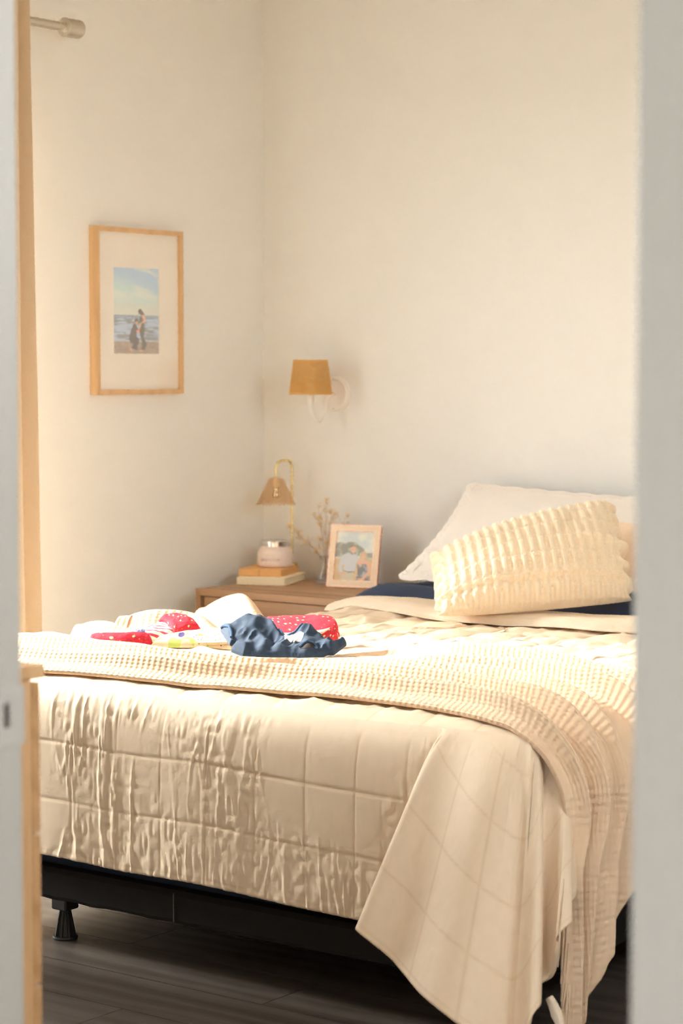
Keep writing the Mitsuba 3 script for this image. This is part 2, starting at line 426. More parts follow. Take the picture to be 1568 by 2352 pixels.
# left column has its own samples on the skirt: resample the skirt's left part to ry
lw = np.interp(ry[::-1], left_y, np.arange(i_lf, -1, -1).astype(float))
sel = np.concatenate([lw, np.arange(i_lf + 1, nw)])
lo = np.floor(sel).astype(int).clip(0, nw - 2); fr = (sel - lo)


def rs(a):
    s = fr.reshape((-1,) + (1,) * (a.ndim - 1)); return a[lo] * (1 - s) + a[lo + 1] * s


sk2, disp2 = rs(sk), rs(disp)
nl = len(ry)
assert len(sel) == nl + (i_rc - i_lf) + (nw - 1 - i_rc)
border = np.concatenate([np.arange(ny)[::-1] * nx, np.arange(1, nx), np.arange(1, ny) * nx + nx - 1])
sk2[:, 0] = vt[border]
lipn = 3
vs = sk2[:, 1:].reshape(-1, 3)
idx = np.concatenate([border[:, None], len(vt) + np.arange(len(vs)).reshape(len(sel), NT - 1)], 1)
a, b, c, d = idx[:-1, :-1].ravel(), idx[1:, :-1].ravel(), idx[1:, 1:].ravel(), idx[:-1, 1:].ravel()
fs = np.vstack([np.stack([a, c, b], 1), np.stack([a, d, c], 1)])
v = np.vstack([vt, vs]); f = np.vstack([ft, fs])
nrm = vnormals(v, f)
if nrm[: len(vt), 2].mean() < 0:
    f = f[:, ::-1]; nrm = -nrm
dd = np.concatenate([np.zeros(len(vt)), disp2[:, 1:].ravel()])
v = v + nrm * dd[:, None]
# linen tone; quilting lines darkened for their thread and a painted seam shadow
stitch_shade = np.concatenate([np.maximum(np.exp(-((pinch(GX) * SQ / 2) / 0.0032) ** 2), np.exp(-((pinch(GY) * SQ / 2) / 0.0032) ** 2)).ravel(),
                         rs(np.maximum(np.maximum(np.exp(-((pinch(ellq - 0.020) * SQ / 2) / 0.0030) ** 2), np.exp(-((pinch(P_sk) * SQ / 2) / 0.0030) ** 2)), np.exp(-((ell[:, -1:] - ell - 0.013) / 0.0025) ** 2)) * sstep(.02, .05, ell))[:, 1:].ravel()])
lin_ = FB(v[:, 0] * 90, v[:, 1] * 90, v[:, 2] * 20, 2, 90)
qcol = np.array([0.660, 0.525, 0.382]) * (0.96 + 0.08 * lin_)[:, None] * (1 - stitch_shade[:, None] * np.array([.10, .14, .19]))
# underside, 7 mm below, joined along the hem and the head edge
nrm2 = vnormals(v, f)
n0 = len(v); v2 = v - nrm2 * 0.007
ed_ = np.sort(np.vstack([f[:, [0, 1]], f[:, [1, 2]], f[:, [2, 0]]]), 1); de = np.vstack([f[:, [0, 1]], f[:, [1, 2]], f[:, [2, 0]]])
un, ix_, cn_ = np.unique(ed_, axis=0, return_index=True, return_counts=True)
rim = de[ix_[cn_ == 1]]
f = np.vstack([f, f[:, ::-1] + n0, np.stack([rim[:, 1], rim[:, 0], rim[:, 0] + n0], 1), np.stack([rim[:, 1], rim[:, 0] + n0, rim[:, 1] + n0], 1)])
v = np.vstack([v, v2])
QUILT = trimesh.Trimesh(v, f, process=False)
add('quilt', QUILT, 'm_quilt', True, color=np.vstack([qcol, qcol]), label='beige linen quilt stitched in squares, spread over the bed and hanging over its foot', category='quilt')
# small tie hanging off the quilt corner, folded head edge
tie = spline([(-1.985, 3.262, .150), (-1.972, 3.268, .118), (-1.955, 3.262, .088), (-1.944, 3.258, .072)], 14)
tw_ = np.interp(np.linspace(0, 1, 14), [0, .35, 1], [.008, .012, .001])
side = np.array([.8, .1, .6]); side /= np.linalg.norm(side)
tv = np.stack([tie - side * tw_[:, None], tie + [0, -.004, 0], tie + side * tw_[:, None], tie + [0, .002, 0]], 1)
tvv = np.concatenate([tv, tv[:, :1]], 1)
add('quilt__tie', (tvv.reshape(-1, 3), grid_faces(14, 5)), 'm_quilt_trim', True)


def fill(poly, step, edge=None):
    """points and triangles of a polygon, with the distance of each point from the outline"""
    edge = edge or step
    L = poly.exterior.length
    n = max(12, int(L / edge))
    b = np.array([poly.exterior.interpolate(i / n, normalized=True).coords[0] for i in range(n)])
    x0, y0, x1, y1 = poly.bounds
    gx, gy = np.meshgrid(np.arange(x0, x1, step), np.arange(y0, y1, step * 0.87))
    gx = gx + (np.arange(len(gx)) % 2)[:, None] * step / 2
    g = np.stack([gx.ravel(), gy.ravel()], 1)
    inner = poly.buffer(-step * 0.55)
    g = g[shapely.contains_xy(inner, g[:, 0], g[:, 1])]
    p = np.vstack([b, g])
    tri = Delaunay(p).simplices
    c = p[tri].mean(1)
    tri = tri[shapely.contains_xy(poly, c[:, 0], c[:, 1])]
    a = p[tri]; ar = np.cross(a[:, 1] - a[:, 0], a[:, 2] - a[:, 0])
    tri[ar < 0] = tri[ar < 0][:, ::-1]
    tri = tri[np.abs(ar) > 1e-10]
    dist = shapely.distance(poly.exterior, shapely.points(p))
    return p, tri, dist, n


def pad(poly, step, ztop, zbot, edge=None):
    """closed cloth body over a plan polygon; ztop(x, y, d), zbot(x, y, d)"""
    p, tri, d, n = fill(poly, step, edge)
    top = np.column_stack([p, ztop(p[:, 0], p[:, 1], d)]); bot = np.column_stack([p, zbot(p[:, 0], p[:, 1], d)])
    k = len(p); i = np.arange(n); j = (i + 1) % n
    s = np.vstack([np.stack([i + k, j + k, j], 1), np.stack([i + k, j, i], 1)])
    return trimesh.Trimesh(np.vstack([top, bot]), np.vstack([tri, tri[:, ::-1] + k, s]), process=False)


def smooth_poly(pts, n=200):
    pts = np.array(pts + [pts[0]], float)
    d = np.concatenate([[0], np.cumsum(np.linalg.norm(np.diff(pts, axis=0), axis=1) ** 0.5)])
    q = CubicSpline(d / d[-1], pts, axis=0, bc_type='periodic')(np.linspace(0, 1, n, endpoint=False))
    return Polygon(q).buffer(0)


foldp = Polygon([(-3.70, 4.88), (-3.42, 4.81), (-3.20, 4.735), (-2.95, 4.75), (-2.75, 4.765), (-2.60, 4.80), (-2.11, 4.82), (-2.105, 4.925), (-2.6, 4.93), (-3.0, 4.93), (-3.35, 4.93), (-3.70, 4.935)]).buffer(0.01).buffer(0)


def fold_top(x, y, d):
    return qtop(np.clip(x, QXL, QXR), y) + 0.008 + 0.024 * np.sqrt(np.clip(d / 0.03, 0, 1)) + 0.010 * (FB(x * 7, y * 7, 0, 3, 31) - 0.5) + 0.004 * np.sin(x * 9)


bumped('m_quilt_plain', proc(linen), weave, 0.0008, rough=0.62, spec=0.35, sheen=0.4)
add('quilt__folded_edge', pad(foldp, 0.010, fold_top, lambda x, y, d: qtop(np.clip(x, QXL, QXR), y) + 0.005, 0.008), 'm_quilt_plain', 40, label='turned-back upper edge')

# ---- knitted throw across the foot of the bed
xs = np.array([-3.78, -3.6, -3.45, -3.25, -3.0, -2.84, -2.62, -2.38, -2.22, -2.10, -2.0])
yf_ = PchipInterpolator(xs, [3.425, 3.43, 3.435, 3.447, 3.464, 3.476, 3.487, 3.475, 3.44, 3.41, 3.395])
yb_ = PchipInterpolator([-3.78, -3.7, -3.5, -3.3, -3.05, -2.9, -2.82, -2.63, -2.44, -2.18, -2.0], [4.42, 4.42, 4.36, 4.20, 4.05, 4.10, 4.26, 4.13, 4.08, 3.98, 3.90])
XT0, XT1, RXE, RZE = -3.715, -2.20, 0.165, 0.15
Ltop = XT1 - XT0; Larc = 0.25
ns, ntr = 430, 170
smax = Ltop + Larc + 0.46
S = np.linspace(0, 1, ns)[:, None] * np.ones(ntr); Tt = np.linspace(0, 1, ntr)[None, :] * np.ones((ns, 1))
hemL = np.interp(np.linspace(0, 1, ntr), [0, .06, .12, .25, .40, .46, .5, .7, 1], [.445, .43, .40, .33, .245, .20, .175, .165, .16])
sl = S * (Ltop + Larc + hemL[None, :])
on_top = sl <= Ltop; arc = (sl > Ltop) & (sl <= Ltop + Larc); th = np.clip((sl - Ltop) / Larc, 0, 1) * np.pi / 2
drop = np.clip(sl - Ltop - Larc, 0, None)
X = np.where(on_top, XT0 + sl, XT1 + RXE * np.sin(th))
Yt = yf_(np.clip(X, -3.78, -2.0)) * (1 - Tt) + yb_(np.clip(X, -3.78, -2.0)) * Tt
yd0 = yf_(-2.035); yd1 = yb_(-2.035)
dn = drop / 0.44
yfd = yd0 - 0.030 * sstep(0, .25, dn) + 0.015 * dn; ybd = yd1 - 0.02 * dn
Y = np.where(drop > 0, yfd * (1 - Tt) + ybd * Tt, Yt)
Zb = qtop(np.clip(np.where(on_top, X, XT1), QXL, QXR), np.clip(Y, QYF, QYH))
Z = Zb + 0.014 - RZE * (1 - np.cos(th)) * (sl > Ltop) - drop
# ridges that run along the throw, in (s, t); each: t along knots of x/arc length, height, width
base_v = np.stack([X, Y, Z], -1)
bn = vnormals(base_v.reshape(-1, 3), grid_faces(ns, ntr)).reshape(ns, ntr, 3)
if bn[ns // 4, ntr // 2, 2] < 0:
    bn = -bn
sv = sl
ridges = [  # (knots s, t at the knots, heights, width)
    ([0, .5, .9, 1.3, 1.6, 1.85, 2.2], [.07, .07, .09, .09, .07, .06, .05], [.016, .018, .022, .022, .022, .018, .012], .035),
    ([0, .4, .8, 1.2, 1.5, 1.8, 2.2], [.16, .17, .20, .22, .20, .16, .13], [.026, .026, .022, .026, .030, .028, .012], .040),
    ([0, .3, .7, 1.1, 1.4, 1.7, 2.2], [.25, .23, .26, .36, .40, .36, .30], [.024, .02, .014, .026, .026, .018, .006], .045),
    ([.6, .9, 1.2, 1.5, 1.75, 1.95, 2.2], [.42, .46, .54, .60, .62, .58, .50], [.0, .012, .024, .026, .028, .022, .012], .035),
    ([.7, 1.0, 1.3, 1.6, 1.8, 2.0, 2.2], [.60, .66, .70, .74, .74, .68, .60], [.0, .026, .032, .020, .026, .026, .016], .040),
    ([.9, 1.2, 1.4, 1.6, 1.8, 2.0, 2.2], [.86, .86, .86, .87, .86, .80, .70], [.0, .020, .018, .018, .026, .030, .020], .045),
    ([0, .12, .25, .38, .5, .6, .7], [.93, .92, .88, .86, .88, .9, .95], [.030, .045, .062, .060, .030, .010, .0], .085),
    ([0, .1, .2, .3, .45, .6, .8], [.62, .66, .72, .70, .66, .62, .6], [.035, .04, .040, .032, .024, .010, .0], .060),
    ([0, .1, .2, .3, .4, .55, .7], [.46, .45, .46, .50, .50, .48, .45], [.03, .034, .026, .016, .012, .006, .0], .045)]
RD = np.zeros_like(sv)
for ks, kt, kh, wd in ridges:
    kh = [q * (1.45 if ks[0] >= .6 else 1.2) for q in kh]
    c = PchipInterpolator(ks, kt, extrapolate=True)(np.clip(sv, ks[0], ks[-1])); h = np.clip(PchipInterpolator(ks, kh)(np.clip(sv, ks[0], ks[-1])), 0, None)
    q = (Tt - c) / (wd * 0.72)
    q = np.where(q < 0, q * 1.5, q * 0.9)
    RD = np.maximum(RD, h * np.exp(-q ** 2)) + 0.25 * h * np.exp(-q ** 2)
RD += 0.012 * (FB(sv * 5, Tt * 5, 0, 3, 41) - 0.4) * sstep(0, .06, Tt) * sstep(1, .94, Tt)
flatm = np.exp(-(np.abs((X + 3.13) / 0.40) ** 4 + np.abs((Y - 3.99) / 0.23) ** 2.2))
RD = RD * (1 - 0.85 * flatm)
edge = np.minimum(Tt, 1 - Tt)
RD = RD * sstep(-0.012, 0.065, edge) + 0.004 * sstep(0.0, 0.02, edge)
# deep creases where the folds turn over the side of the bed
TV = base_v + bn * RD[..., None]
TV[..., 0] += 0.012 * np.sin(Tt * 26 + 1.0) * sstep(0.0, 0.25, drop)
# underside so that the cloth has a thickness
nv = ns * ntr
und = TV - bn * 0.007
gf = grid_faces(ns, ntr)
ring = np.concatenate([np.arange(ntr), np.arange(1, ns) * ntr + ntr - 1, (ns - 1) * ntr + np.arange(ntr - 2, -1, -1), np.arange(ns - 2, 0, -1) * ntr])
r1 = np.roll(ring, -1)
tf = np.vstack([gf, gf[:, ::-1] + nv, np.stack([ring, ring + nv, r1 + nv], 1), np.stack([ring, r1 + nv, r1], 1)])
V_ = np.vstack([TV.reshape(-1, 3), und.reshape(-1, 3)])
tn = vnormals(V_, tf)
if tn[(ns // 4) * ntr + ntr // 2, 2] < 0:
    tf = tf[:, ::-1]
dl = np.linalg.norm(np.diff(TV, axis=1), axis=2); across = np.concatenate([np.zeros((ns, 1)), np.cumsum(dl, 1)], 1)
uv = np.stack([sv, across], -1).reshape(-1, 2)
add('knit_throw', (V_, tf), 'm_throw', True, label='beige waffle-knit throw bunched across the bed and hanging over its side', category='throw blanket', uv=np.vstack([uv, uv]))
fr_ = []
rg = np.random.default_rng(5)
for k in range(26):
    i0 = int(ns * (0.855 + 0.12 * rg.random()))
    p0 = TV[i0, int(rg.integers(0, 4))] if k % 4 else TV[-1, int(rg.integers(0, 10))]
    ln = rg.uniform(.05, .13); sx, sy = rg.normal(0, .005, 2); sy -= .006
    if p0[2] - ln < 0.006:
        ln = max(p0[2] - 0.006, 0.012)
    fr_.append(tube(spline([p0, p0 + [sx * .5 + .003, sy * .5 - .006, -ln * .4], p0 + [sx + .002, sy - .008, -ln]], 7), [.0028, .0025, .0024, .0024, .0022, .002, .0016], 6))
add('knit_throw__fringe', cat(*fr_), 'm_throw_fringe', 40, kind='stuff', label='loose yarn fringe')


def ttop(x, y):
    """height of the throw's upper surface at plan points on the bed"""
    x, y = np.asarray(x, float), np.asarray(y, float)
    s_ = (np.clip(x, XT0, XT1) - XT0)
    i = np.clip((s_ / (Ltop + Larc + 0.25)) * (ns - 1), 0, ns - 1).astype(int)
    tq = np.clip((y - yf_(np.clip(x, -3.78, -2.0))) / (yb_(np.clip(x, -3.78, -2.0)) - yf_(np.clip(x, -3.78, -2.0))), 0, 1)
    j = (tq * (ntr - 1)).astype(int)
    return np.maximum(TV[i, j, 2], qtop(x, y) + 0.012)

# ================================================================== SOFT THINGS ON THE BED
mat('m_sheet', (0.040, 0.055, 0.095), 0.9, 0.15, sheen=0.5)
sheetp = smooth_poly([(-3.70, 4.975), (-3.35, 4.965), (-2.9, 4.965), (-2.5, 4.97), (-2.14, 4.975), (-2.12, 5.2), (-2.16, 5.40), (-2.7, 5.42), (-3.3, 5.42), (-3.66, 5.40), (-3.72, 5.18)], 240)
add('navy_sheet', pad(sheetp, 0.014, lambda x, y, d: 0.578 + 0.062 * np.sqrt(np.clip(d / 0.10, 0, 1)) + 0.022 * (FB(x * 6, y * 9, 0, 3, 51) - 0.5) * np.clip(d / .05, 0, 1), lambda x, y, d: 0.554 + 0 * x, 0.012),
    'm_sheet', 40, label='rumpled navy blue sheet bunched up below the pillows', category='sheet')


def pillow(bl, br, tr, tl, th, n=90, pinch_=0.05, power=0.5, lumpy=0.012, seed=0, detail=None, back=1.0):
    """closed cushion over a quad; th = half thickness; detail(u, v) = extra height on the front"""
    u, v = np.meshgrid(np.linspace(-1, 1, n), np.linspace(-1, 1, n))
    uu = u * (1 - pinch_ * (1 - v ** 2)); vv = v * (1 - pinch_ * (1 - u ** 2))
    a, b = (uu + 1) / 2, (vv + 1) / 2
    bl, br, tr, tl = map(np.array, (bl, br, tr, tl))
    P = ((1 - a) * (1 - b))[..., None] * bl + (a * (1 - b))[..., None] * br + (a * b)[..., None] * tr + ((1 - a) * b)[..., None] * tl
    nrm = np.cross(br - bl, tl - bl); nrm = nrm / np.linalg.norm(nrm)
    prof = np.clip((1 - u ** 2) * (1 - v ** 2), 0, 1) ** power
    wav = lumpy * (FB(u * 2.5 + seed, v * 2.5, seed, 3, seed) - 0.5) * np.clip(prof * 4, 0, 1)
    fr = P + nrm * (prof * th + wav)[..., None]
    if detail:
        vn = vnormals(fr.reshape(-1, 3), grid_faces(n, n)).reshape(n, n, 3)
        vn = vn if (vn @ nrm).mean() > 0 else -vn
        fr = fr + vn * (detail(u, v) * np.clip(prof * 14, 0, 1))[..., None]
    bk = P - nrm * (prof * th * back)[..., None]
    gf = grid_faces(n, n)
    i = np.arange(n * n).reshape(n, n)
    ring = np.concatenate([i[0], i[1:, -1], i[-1, -2::-1], i[-2:0:-1, 0]])
    inner = np.ones(n * n, bool); inner[ring] = False
    remap = np.arange(n * n) + n * n; remap[ring] = ring
    f = np.vstack([gf, remap[gf][:, ::-1]])
    V = np.vstack([fr.reshape(-1, 3), bk.reshape(-1, 3)])
    return trimesh.Trimesh(V, f, process=False), np.vstack([np.stack([u, v], -1).reshape(-1, 2)] * 2), nrm


mat('m_white_cotton', (0.80, 0.74, 0.68), 0.85, 0.2, sheen=0.3)
mat('m_plain_pillow', (0.83, 0.77, 0.70), 0.85, 0.2)
mat('m_peach', (0.80, 0.62, 0.45), 0.85, 0.2)
mat('m_thread_grey', (0.58, 0.52, 0.46), 0.8, 0.2)

bl, br, tr, tl = (-3.60, 5.10, .662), (-2.66, 5.10, .664), (-2.66, 5.415, .880), (-3.58, 5.425, .908)
shm, _, sn = pillow(bl, br, tr, tl, 0.036, 80, 0.06, 0.55, 0.016, 3)
add('pillow_sham', shm, 'm_white_cotton', 40, label='white pillow sham with an eyelet embroidered edge leaning on the wall behind the knitted cushion', category='pillow')
# scalloped eyelet border around the sham, with small stitched holes
BLa, BRa, TRa, TLa = map(np.array, (bl, br, tr, tl))


def quad(a, b):
    return (1 - a) * (1 - b) * BLa + a * (1 - b) * BRa + a * b * TRa + (1 - a) * b * TLa


def side_pt(s, o):        # s 0..4 around, o = outward share
    k, q = int(s) % 4, s - int(s)
    pin = 0.030 * (1 - (2 * q - 1) ** 2)
    a, b = [(q, pin), (1 - pin, q), (1 - q, 1 - pin), (pin, 1 - q)][k]
    p = quad(a, b); c = quad(.5, .5)
    e = {0: (BLa - TLa), 1: (BRa - BLa), 2: (TLa - BLa), 3: (BLa - BRa)}[k]
    return p + e / np.linalg.norm(e) * o + sn * 0.002


brd, eye = [], []
nb = 420
for i in range(nb):
    s = 4.0 * i / nb
    sc = 0.011 + 0.006 * abs(math.sin(s * 36))
    brd.append([side_pt(s, -0.022) + sn * 0.004, side_pt(s, -0.004) + sn * 0.003, side_pt(s, sc), side_pt(s, sc - 0.001) - sn * 0.003, side_pt(s, -0.02) - sn * 0.004])
brd = np.array(brd); brd = np.concatenate([brd, brd[:1]], 0)
add('pillow_sham__border', (brd.reshape(-1, 3), grid_faces(nb + 1, 5)), 'm_white_cotton', True, label='scalloped eyelet border')
for i in range(150):
    s = 4.0 * (i + .5) / 150; o = -0.003 if i % 2 else -0.012
    e = trimesh.creation.icosphere(1, 0.0011); e.apply_translation(side_pt(s, o) + sn * 0.0045); eye.append(e)
add('pillow_sham__border__eyelets', cat(*eye), 'm_thread_grey', 30, kind='stuff')
pp, _, _ = pillow((-2.64, 5.12, .660), (-2.13, 5.12, .660), (-2.13, 5.40, .87), (-2.64, 5.40, .87), 0.055, 60, 0.06, 0.5, 0.012, 9)
add('pillow', pp, 'm_plain_pillow', 40, label='plain white pillow behind the peach cushion, at the right edge of the bed', category='pillow')
pc_, _, _ = pillow((-2.98, 5.045, .672), (-2.44, 5.025, .662), (-2.44, 5.15, .83), (-2.98, 5.200, .842), 0.026, 60, 0.04, 0.5, 0.018, 12)
add('peach_cushion', pc_, 'm_peach', 40, label='peach coloured cushion behind the knitted cushion, half hidden by the door jamb', category='cushion')


def knit(u, v):
    ribs = 19.0
    x = u * ribs * math.pi + 0.9 * np.sin(v * 2)
    band = (v * 3.1 + 0.67) % 1.0
    strip = np.exp(-((band - 0.5) / 0.10) ** 2)
    r = 0.5 + 0.5 * np.cos(x)
    wide = np.clip(r * 1.5 - .25, 0, 1) ** 0.8
    fine = 0.5 + 0.5 * np.cos(x * 4)
    cross = 0.5 + 0.5 * np.sin(v * 150)
    h = (1 - strip) * (0.0088 * wide + 0.0014 * cross * (1 - wide)) + strip * (0.0016 * fine + 0.0035)
    return h - 0.012 * np.exp(-((u - 0.55 - 0.25 * (v - .55)) / 0.10) ** 2 - ((v - 0.45) / 0.28) ** 2) - 0.010 * np.exp(-((v + 0.80) / 0.05) ** 2) + 0.010 * np.exp(-((v - 0.10 + 0.25 * u) / .09) ** 2) * sstep(.3, .8, u)


def knit_tex(p, n, uv):
    a = tnoise(p[0] * 420, p[1] * 420, p[2] * 420)
    return tmix((0.80, 0.655, 0.475), (0.86, 0.74, 0.57), a)


mat('m_knit', proc(knit_tex), 0.95, 0.1, sheen=0.5)
kc, kuv, kn_ = pillow((-3.160, 4.640, .622), (-2.790, 4.985, .655), (-2.925, 5.105, .893), (-3.315, 4.845, .750), 0.100, 340, 0.02, 0.40, 0.014, 6, knit, 0.45)
kv = kc.vertices.copy()
uu_, vv_ = kuv[:, 0], kuv[:, 1]
ed = np.exp(-((1 - np.abs(uu_)) / 0.07) ** 2)                          # curled, scalloped side edges
ax = np.array([.73, .68, .02])
kv += (np.sign(uu_) * ed * 0.012 * np.cos(vv_ * 3.1 * 2 * math.pi + 2.2))[:, None] * ax
kc.vertices = kv
add('knit_cushion', kc, 'm_knit', True, label='cream chunky-knit cushion lying at the head of the bed', category='cushion')

# ---- patchwork baby quilt
AX = {'left': 0}


def loft(rows, nu=60, nv=24, th=0.007, bulge=0.0, wr=0.0025, seed=0, ends=True):
    R = np.array(rows, float)
    d = np.linspace(0, 1, R.shape[1]); e = np.linspace(0, 1, R.shape[0])
    A = CubicSpline(d, R, axis=1)(np.linspace(0, 1, nu))
    B = PchipInterpolator(e, A, axis=0)(np.linspace(0, 1, nv))
    u, v = np.meshgrid(np.linspace(0, 1, nu), np.linspace(0, 1, nv))
    g = vnormals(B.reshape(-1, 3), grid_faces(nv, nu)).reshape(nv, nu, 3)
    if g[..., 2].mean() < 0:
        g = -g
    ed = np.minimum(np.minimum(u, 1 - u) * 2.2, np.minimum(v, 1 - v) * 1.3)
    soft = np.sqrt(np.clip(ed / 0.18, 0, 1))
    h = th * soft + bulge * (4 * v * (1 - v)) * np.clip(4 * u * (1 - u), 0, 1) ** .5 + wr * (FB(u * 7, v * 5, seed, 3, 60 + seed) - 0.5) * 2 * soft
    top = B + g * h[..., None]
    bot = B - g * 0.002
    gf = grid_faces(nv, nu); k = nu * nv
    i = np.arange(k).reshape(nv, nu)
    ring = np.concatenate([i[0], i[1:, -1], i[-1, -2::-1], i[-2:0:-1, 0]]); r1 = np.roll(ring, -1)
    f = np.vstack([gf, gf[:, ::-1] + k, np.stack([ring, ring + k, r1 + k], 1), np.stack([ring, r1 + k, r1], 1)])
    V = np.vstack([top.reshape(-1, 3), bot.reshape(-1, 3)])
    m = trimesh.Trimesh(V, f, process=False)
    if vnormals(V, f)[k // 2, 2] < 0:
        m = trimesh.Trimesh(V, f[:, ::-1], process=False)
    uvm = np.stack([u * np.linalg.norm(np.diff(B[0], axis=0), axis=1).sum(), v * np.linalg.norm(B[-1].mean(0) - B[0].mean(0))], -1).reshape(-1, 2)
    return m, np.vstack([uvm, uvm])


P_red = [[(-3.438, 3.639, 0.619), (-3.406, 3.655, 0.618), (-3.368, 3.679, 0.617), (-3.350, 3.709, 0.620), (-3.336, 3.732, 0.621)],
         [(-3.458, 3.658, 0.624), (-3.435, 3.679, 0.624), (-3.393, 3.702, 0.623), (-3.372, 3.734, 0.626), (-3.341, 3.745, 0.624)],
         [(-3.469, 3.675, 0.627), (-3.464, 3.705, 0.631), (-3.423, 3.731, 0.630), (-3.395, 3.760, 0.631), (-3.365, 3.761, 0.628)]]
P_flag = [[(-3.418, 3.726, 0.629), (-3.394, 3.744, 0.629), (-3.370, 3.770, 0.630), (-3.352, 3.802, 0.632), (-3.346, 3.832, 0.636)],
          [(-3.427, 3.750, 0.633), (-3.414, 3.778, 0.635), (-3.404, 3.807, 0.638), (-3.397, 3.840, 0.642), (-3.379, 3.853, 0.642)],
          [(-3.433, 3.772, 0.637), (-3.432, 3.804, 0.641), (-3.431, 3.833, 0.644), (-3.434, 3.865, 0.648), (-3.426, 3.880, 0.649)]]
P_back = [[(-3.434, 3.855, 0.647), (-3.391, 3.854, 0.643), (-3.345, 3.824, 0.635), (-3.335, 3.859, 0.638), (-3.325, 3.899, 0.642)],
          [(-3.448, 3.883, 0.652), (-3.424, 3.892, 0.650), (-3.392, 3.886, 0.647), (-3.376, 3.903, 0.648), (-3.349, 3.913, 0.646)],
          [(-3.460, 3.914, 0.656), (-3.462, 3.943, 0.660), (-3.451, 3.962, 0.661), (-3.422, 3.953, 0.657), (-3.379, 3.930, 0.651)]]
P_cream = [[(-3.334, 3.729, 0.621), (-3.296, 3.753, 0.620), (-3.256, 3.783, 0.620), (-3.212, 3.808, 0.619), (-3.168, 3.824, 0.617)],
           [(-3.346, 3.754, 0.626), (-3.321, 3.790, 0.628), (-3.292, 3.824, 0.630), (-3.260, 3.857, 0.631), (-3.209, 3.869, 0.627)],
           [(-3.356, 3.776, 0.630), (-3.346, 3.828, 0.635), (-3.329, 3.868, 0.639), (-3.309, 3.906, 0.642), (-3.279, 3.942, 0.644)]]
P_right = [[(-3.228, 3.985, 0.644), (-3.123, 3.934, 0.627), (-3.062, 3.937, 0.621), (-3.022, 3.975, 0.623), (-3.040, 4.040, 0.633)],
           [(-3.248, 4.023, 0.650), (-3.185, 4.013, 0.644), (-3.131, 4.026, 0.640), (-3.090, 4.065, 0.641), (-3.070, 4.090, 0.642)],
           [(-3.259, 4.049, 0.655), (-3.230, 4.086, 0.656), (-3.205, 4.121, 0.658), (-3.170, 4.157, 0.659), (-3.116, 4.132, 0.652)]]


def dots(uv, sx, sy, r, seed, keep=0.7):
    gx, gy = uv[0] / sx, uv[1] / sy
    cx, cy = dr.floor(gx), dr.floor(gy)
    ox, oy = mikit.cell_rand(cx, cy, seed) * .5 + .25, mikit.cell_rand(cx, cy, seed + 1) * .5 + .25
    d = dr.sqrt(dr.square((gx - cx - ox) * sx) + dr.square((gy - cy - oy) * sy))
    return dr.select((d < r) & (mikit.cell_rand(cx, cy, seed + 2) < keep), 1.0, 0.0), mikit.cell_rand(cx, cy, seed + 3)


def red_print(p, n, uv):
    a, k = dots(uv, .022, .030, .0038, 3, .45)
    b, _ = dots(mi.Point2f(uv[0] - .003, uv[1] + .003), .022, .030, .0026, 3, .45)
    c, _ = dots(uv, .015, .017, .0010, 9, .22)
    col = tmix((0.62, 0.035, 0.055), (0.82, 0.60, 0.30), dr.maximum(a, c))
    return tmix(col, (0.12, 0.10, 0.10), b * 0.75)


def flag_print(p, n, uv):
    s = dr.sin((uv[0] * 0.55 + uv[1] + 0.004 * tnoise(uv[0] * 60, uv[1] * 60)) * 420)
    col = tmix((0.78, 0.74, 0.68), (0.60, 0.07, 0.09), tss(0.35, 0.5, s))
    bl_ = tnoise(uv[0] * 26 + 3, uv[1] * 30)
    m = tss(0.60, 0.66, bl_ - 1.2 * uv[1] + 0.03)
    right = tss(.150, .156, uv[0] + uv[1] * .35) * tss(0.012, 0.020, uv[1])
    st, _ = dots(uv, .009, .009, .0016, 21, .8)
    return tmix(col, tmix((0.055, 0.085, 0.18), (0.7, 0.66, 0.6), st), dr.maximum(m, right))


def cream_print(p, n, uv):
    a, _ = dots(uv, .0105, .0115, .0016, 31, .85)
    col = tmix((0.76, 0.62, 0.42), (0.12, 0.10, 0.12), a * tss(.085, .095, uv[0]))
    g = tss(0.70, 0.74, tnoise(uv[0] * 60, uv[1] * 70, 2.0)) * tss(.150, .12, uv[0])
    col = tmix(col, (0.50, 0.60, 0.16), g)
    e = dr.square((uv[0] - .072) / .008) + dr.square((uv[1] - .055) / .020)
    return tmix(col, (0.11, 0.08, 0.20), tss(1.1, 0.9, e))


mat('m_red_print', proc(red_print), 0.85, 0.15)
mat('m_flag_print', proc(flag_print), 0.85, 0.15)
mat('m_cream_print', proc(cream_print), 0.85, 0.15)
note('patchwork_blanket', 'small patchwork baby blanket in red, flag and dotted cloth, crumpled on the throw', 'baby blanket')
for key, rows, mt, bul, sd, lab in (('patch', P_red, 'm_red_print', .017, 1, 'red printed strip at its left end'), ('patch_001', P_flag, 'm_flag_print', .004, 2, 'red, white and blue flag patch'),
                                    ('patch_002', P_back, 'm_red_print', .012, 3, 'red printed patch at its far corner'), ('patch_003', P_cream, 'm_cream_print', .005, 4, 'cream dotted patch with green leaves'),
                                    ('patch_004', P_right, 'm_red_print', .016, 5, 'red printed patch at its right end')):
    m, uvm = loft(rows, 70, 30, 0.010, bul, 0.0025, sd)
    add('patchwork_blanket__' + key, m, mt, True, label=lab, uv=uvm)
# cloth under the patches that joins them
ub = smooth_poly([(-3.43, 3.66), (-3.34, 3.74), (-3.26, 3.79), (-3.16, 3.84), (-3.06, 3.95), (-3.05, 4.03), (-3.14, 4.11), (-3.24, 4.04), (-3.33, 3.91), (-3.43, 3.93), (-3.45, 3.80)], 120)


def pz(x, y):
    return 0.618 + 0.105 * (y - 3.70)


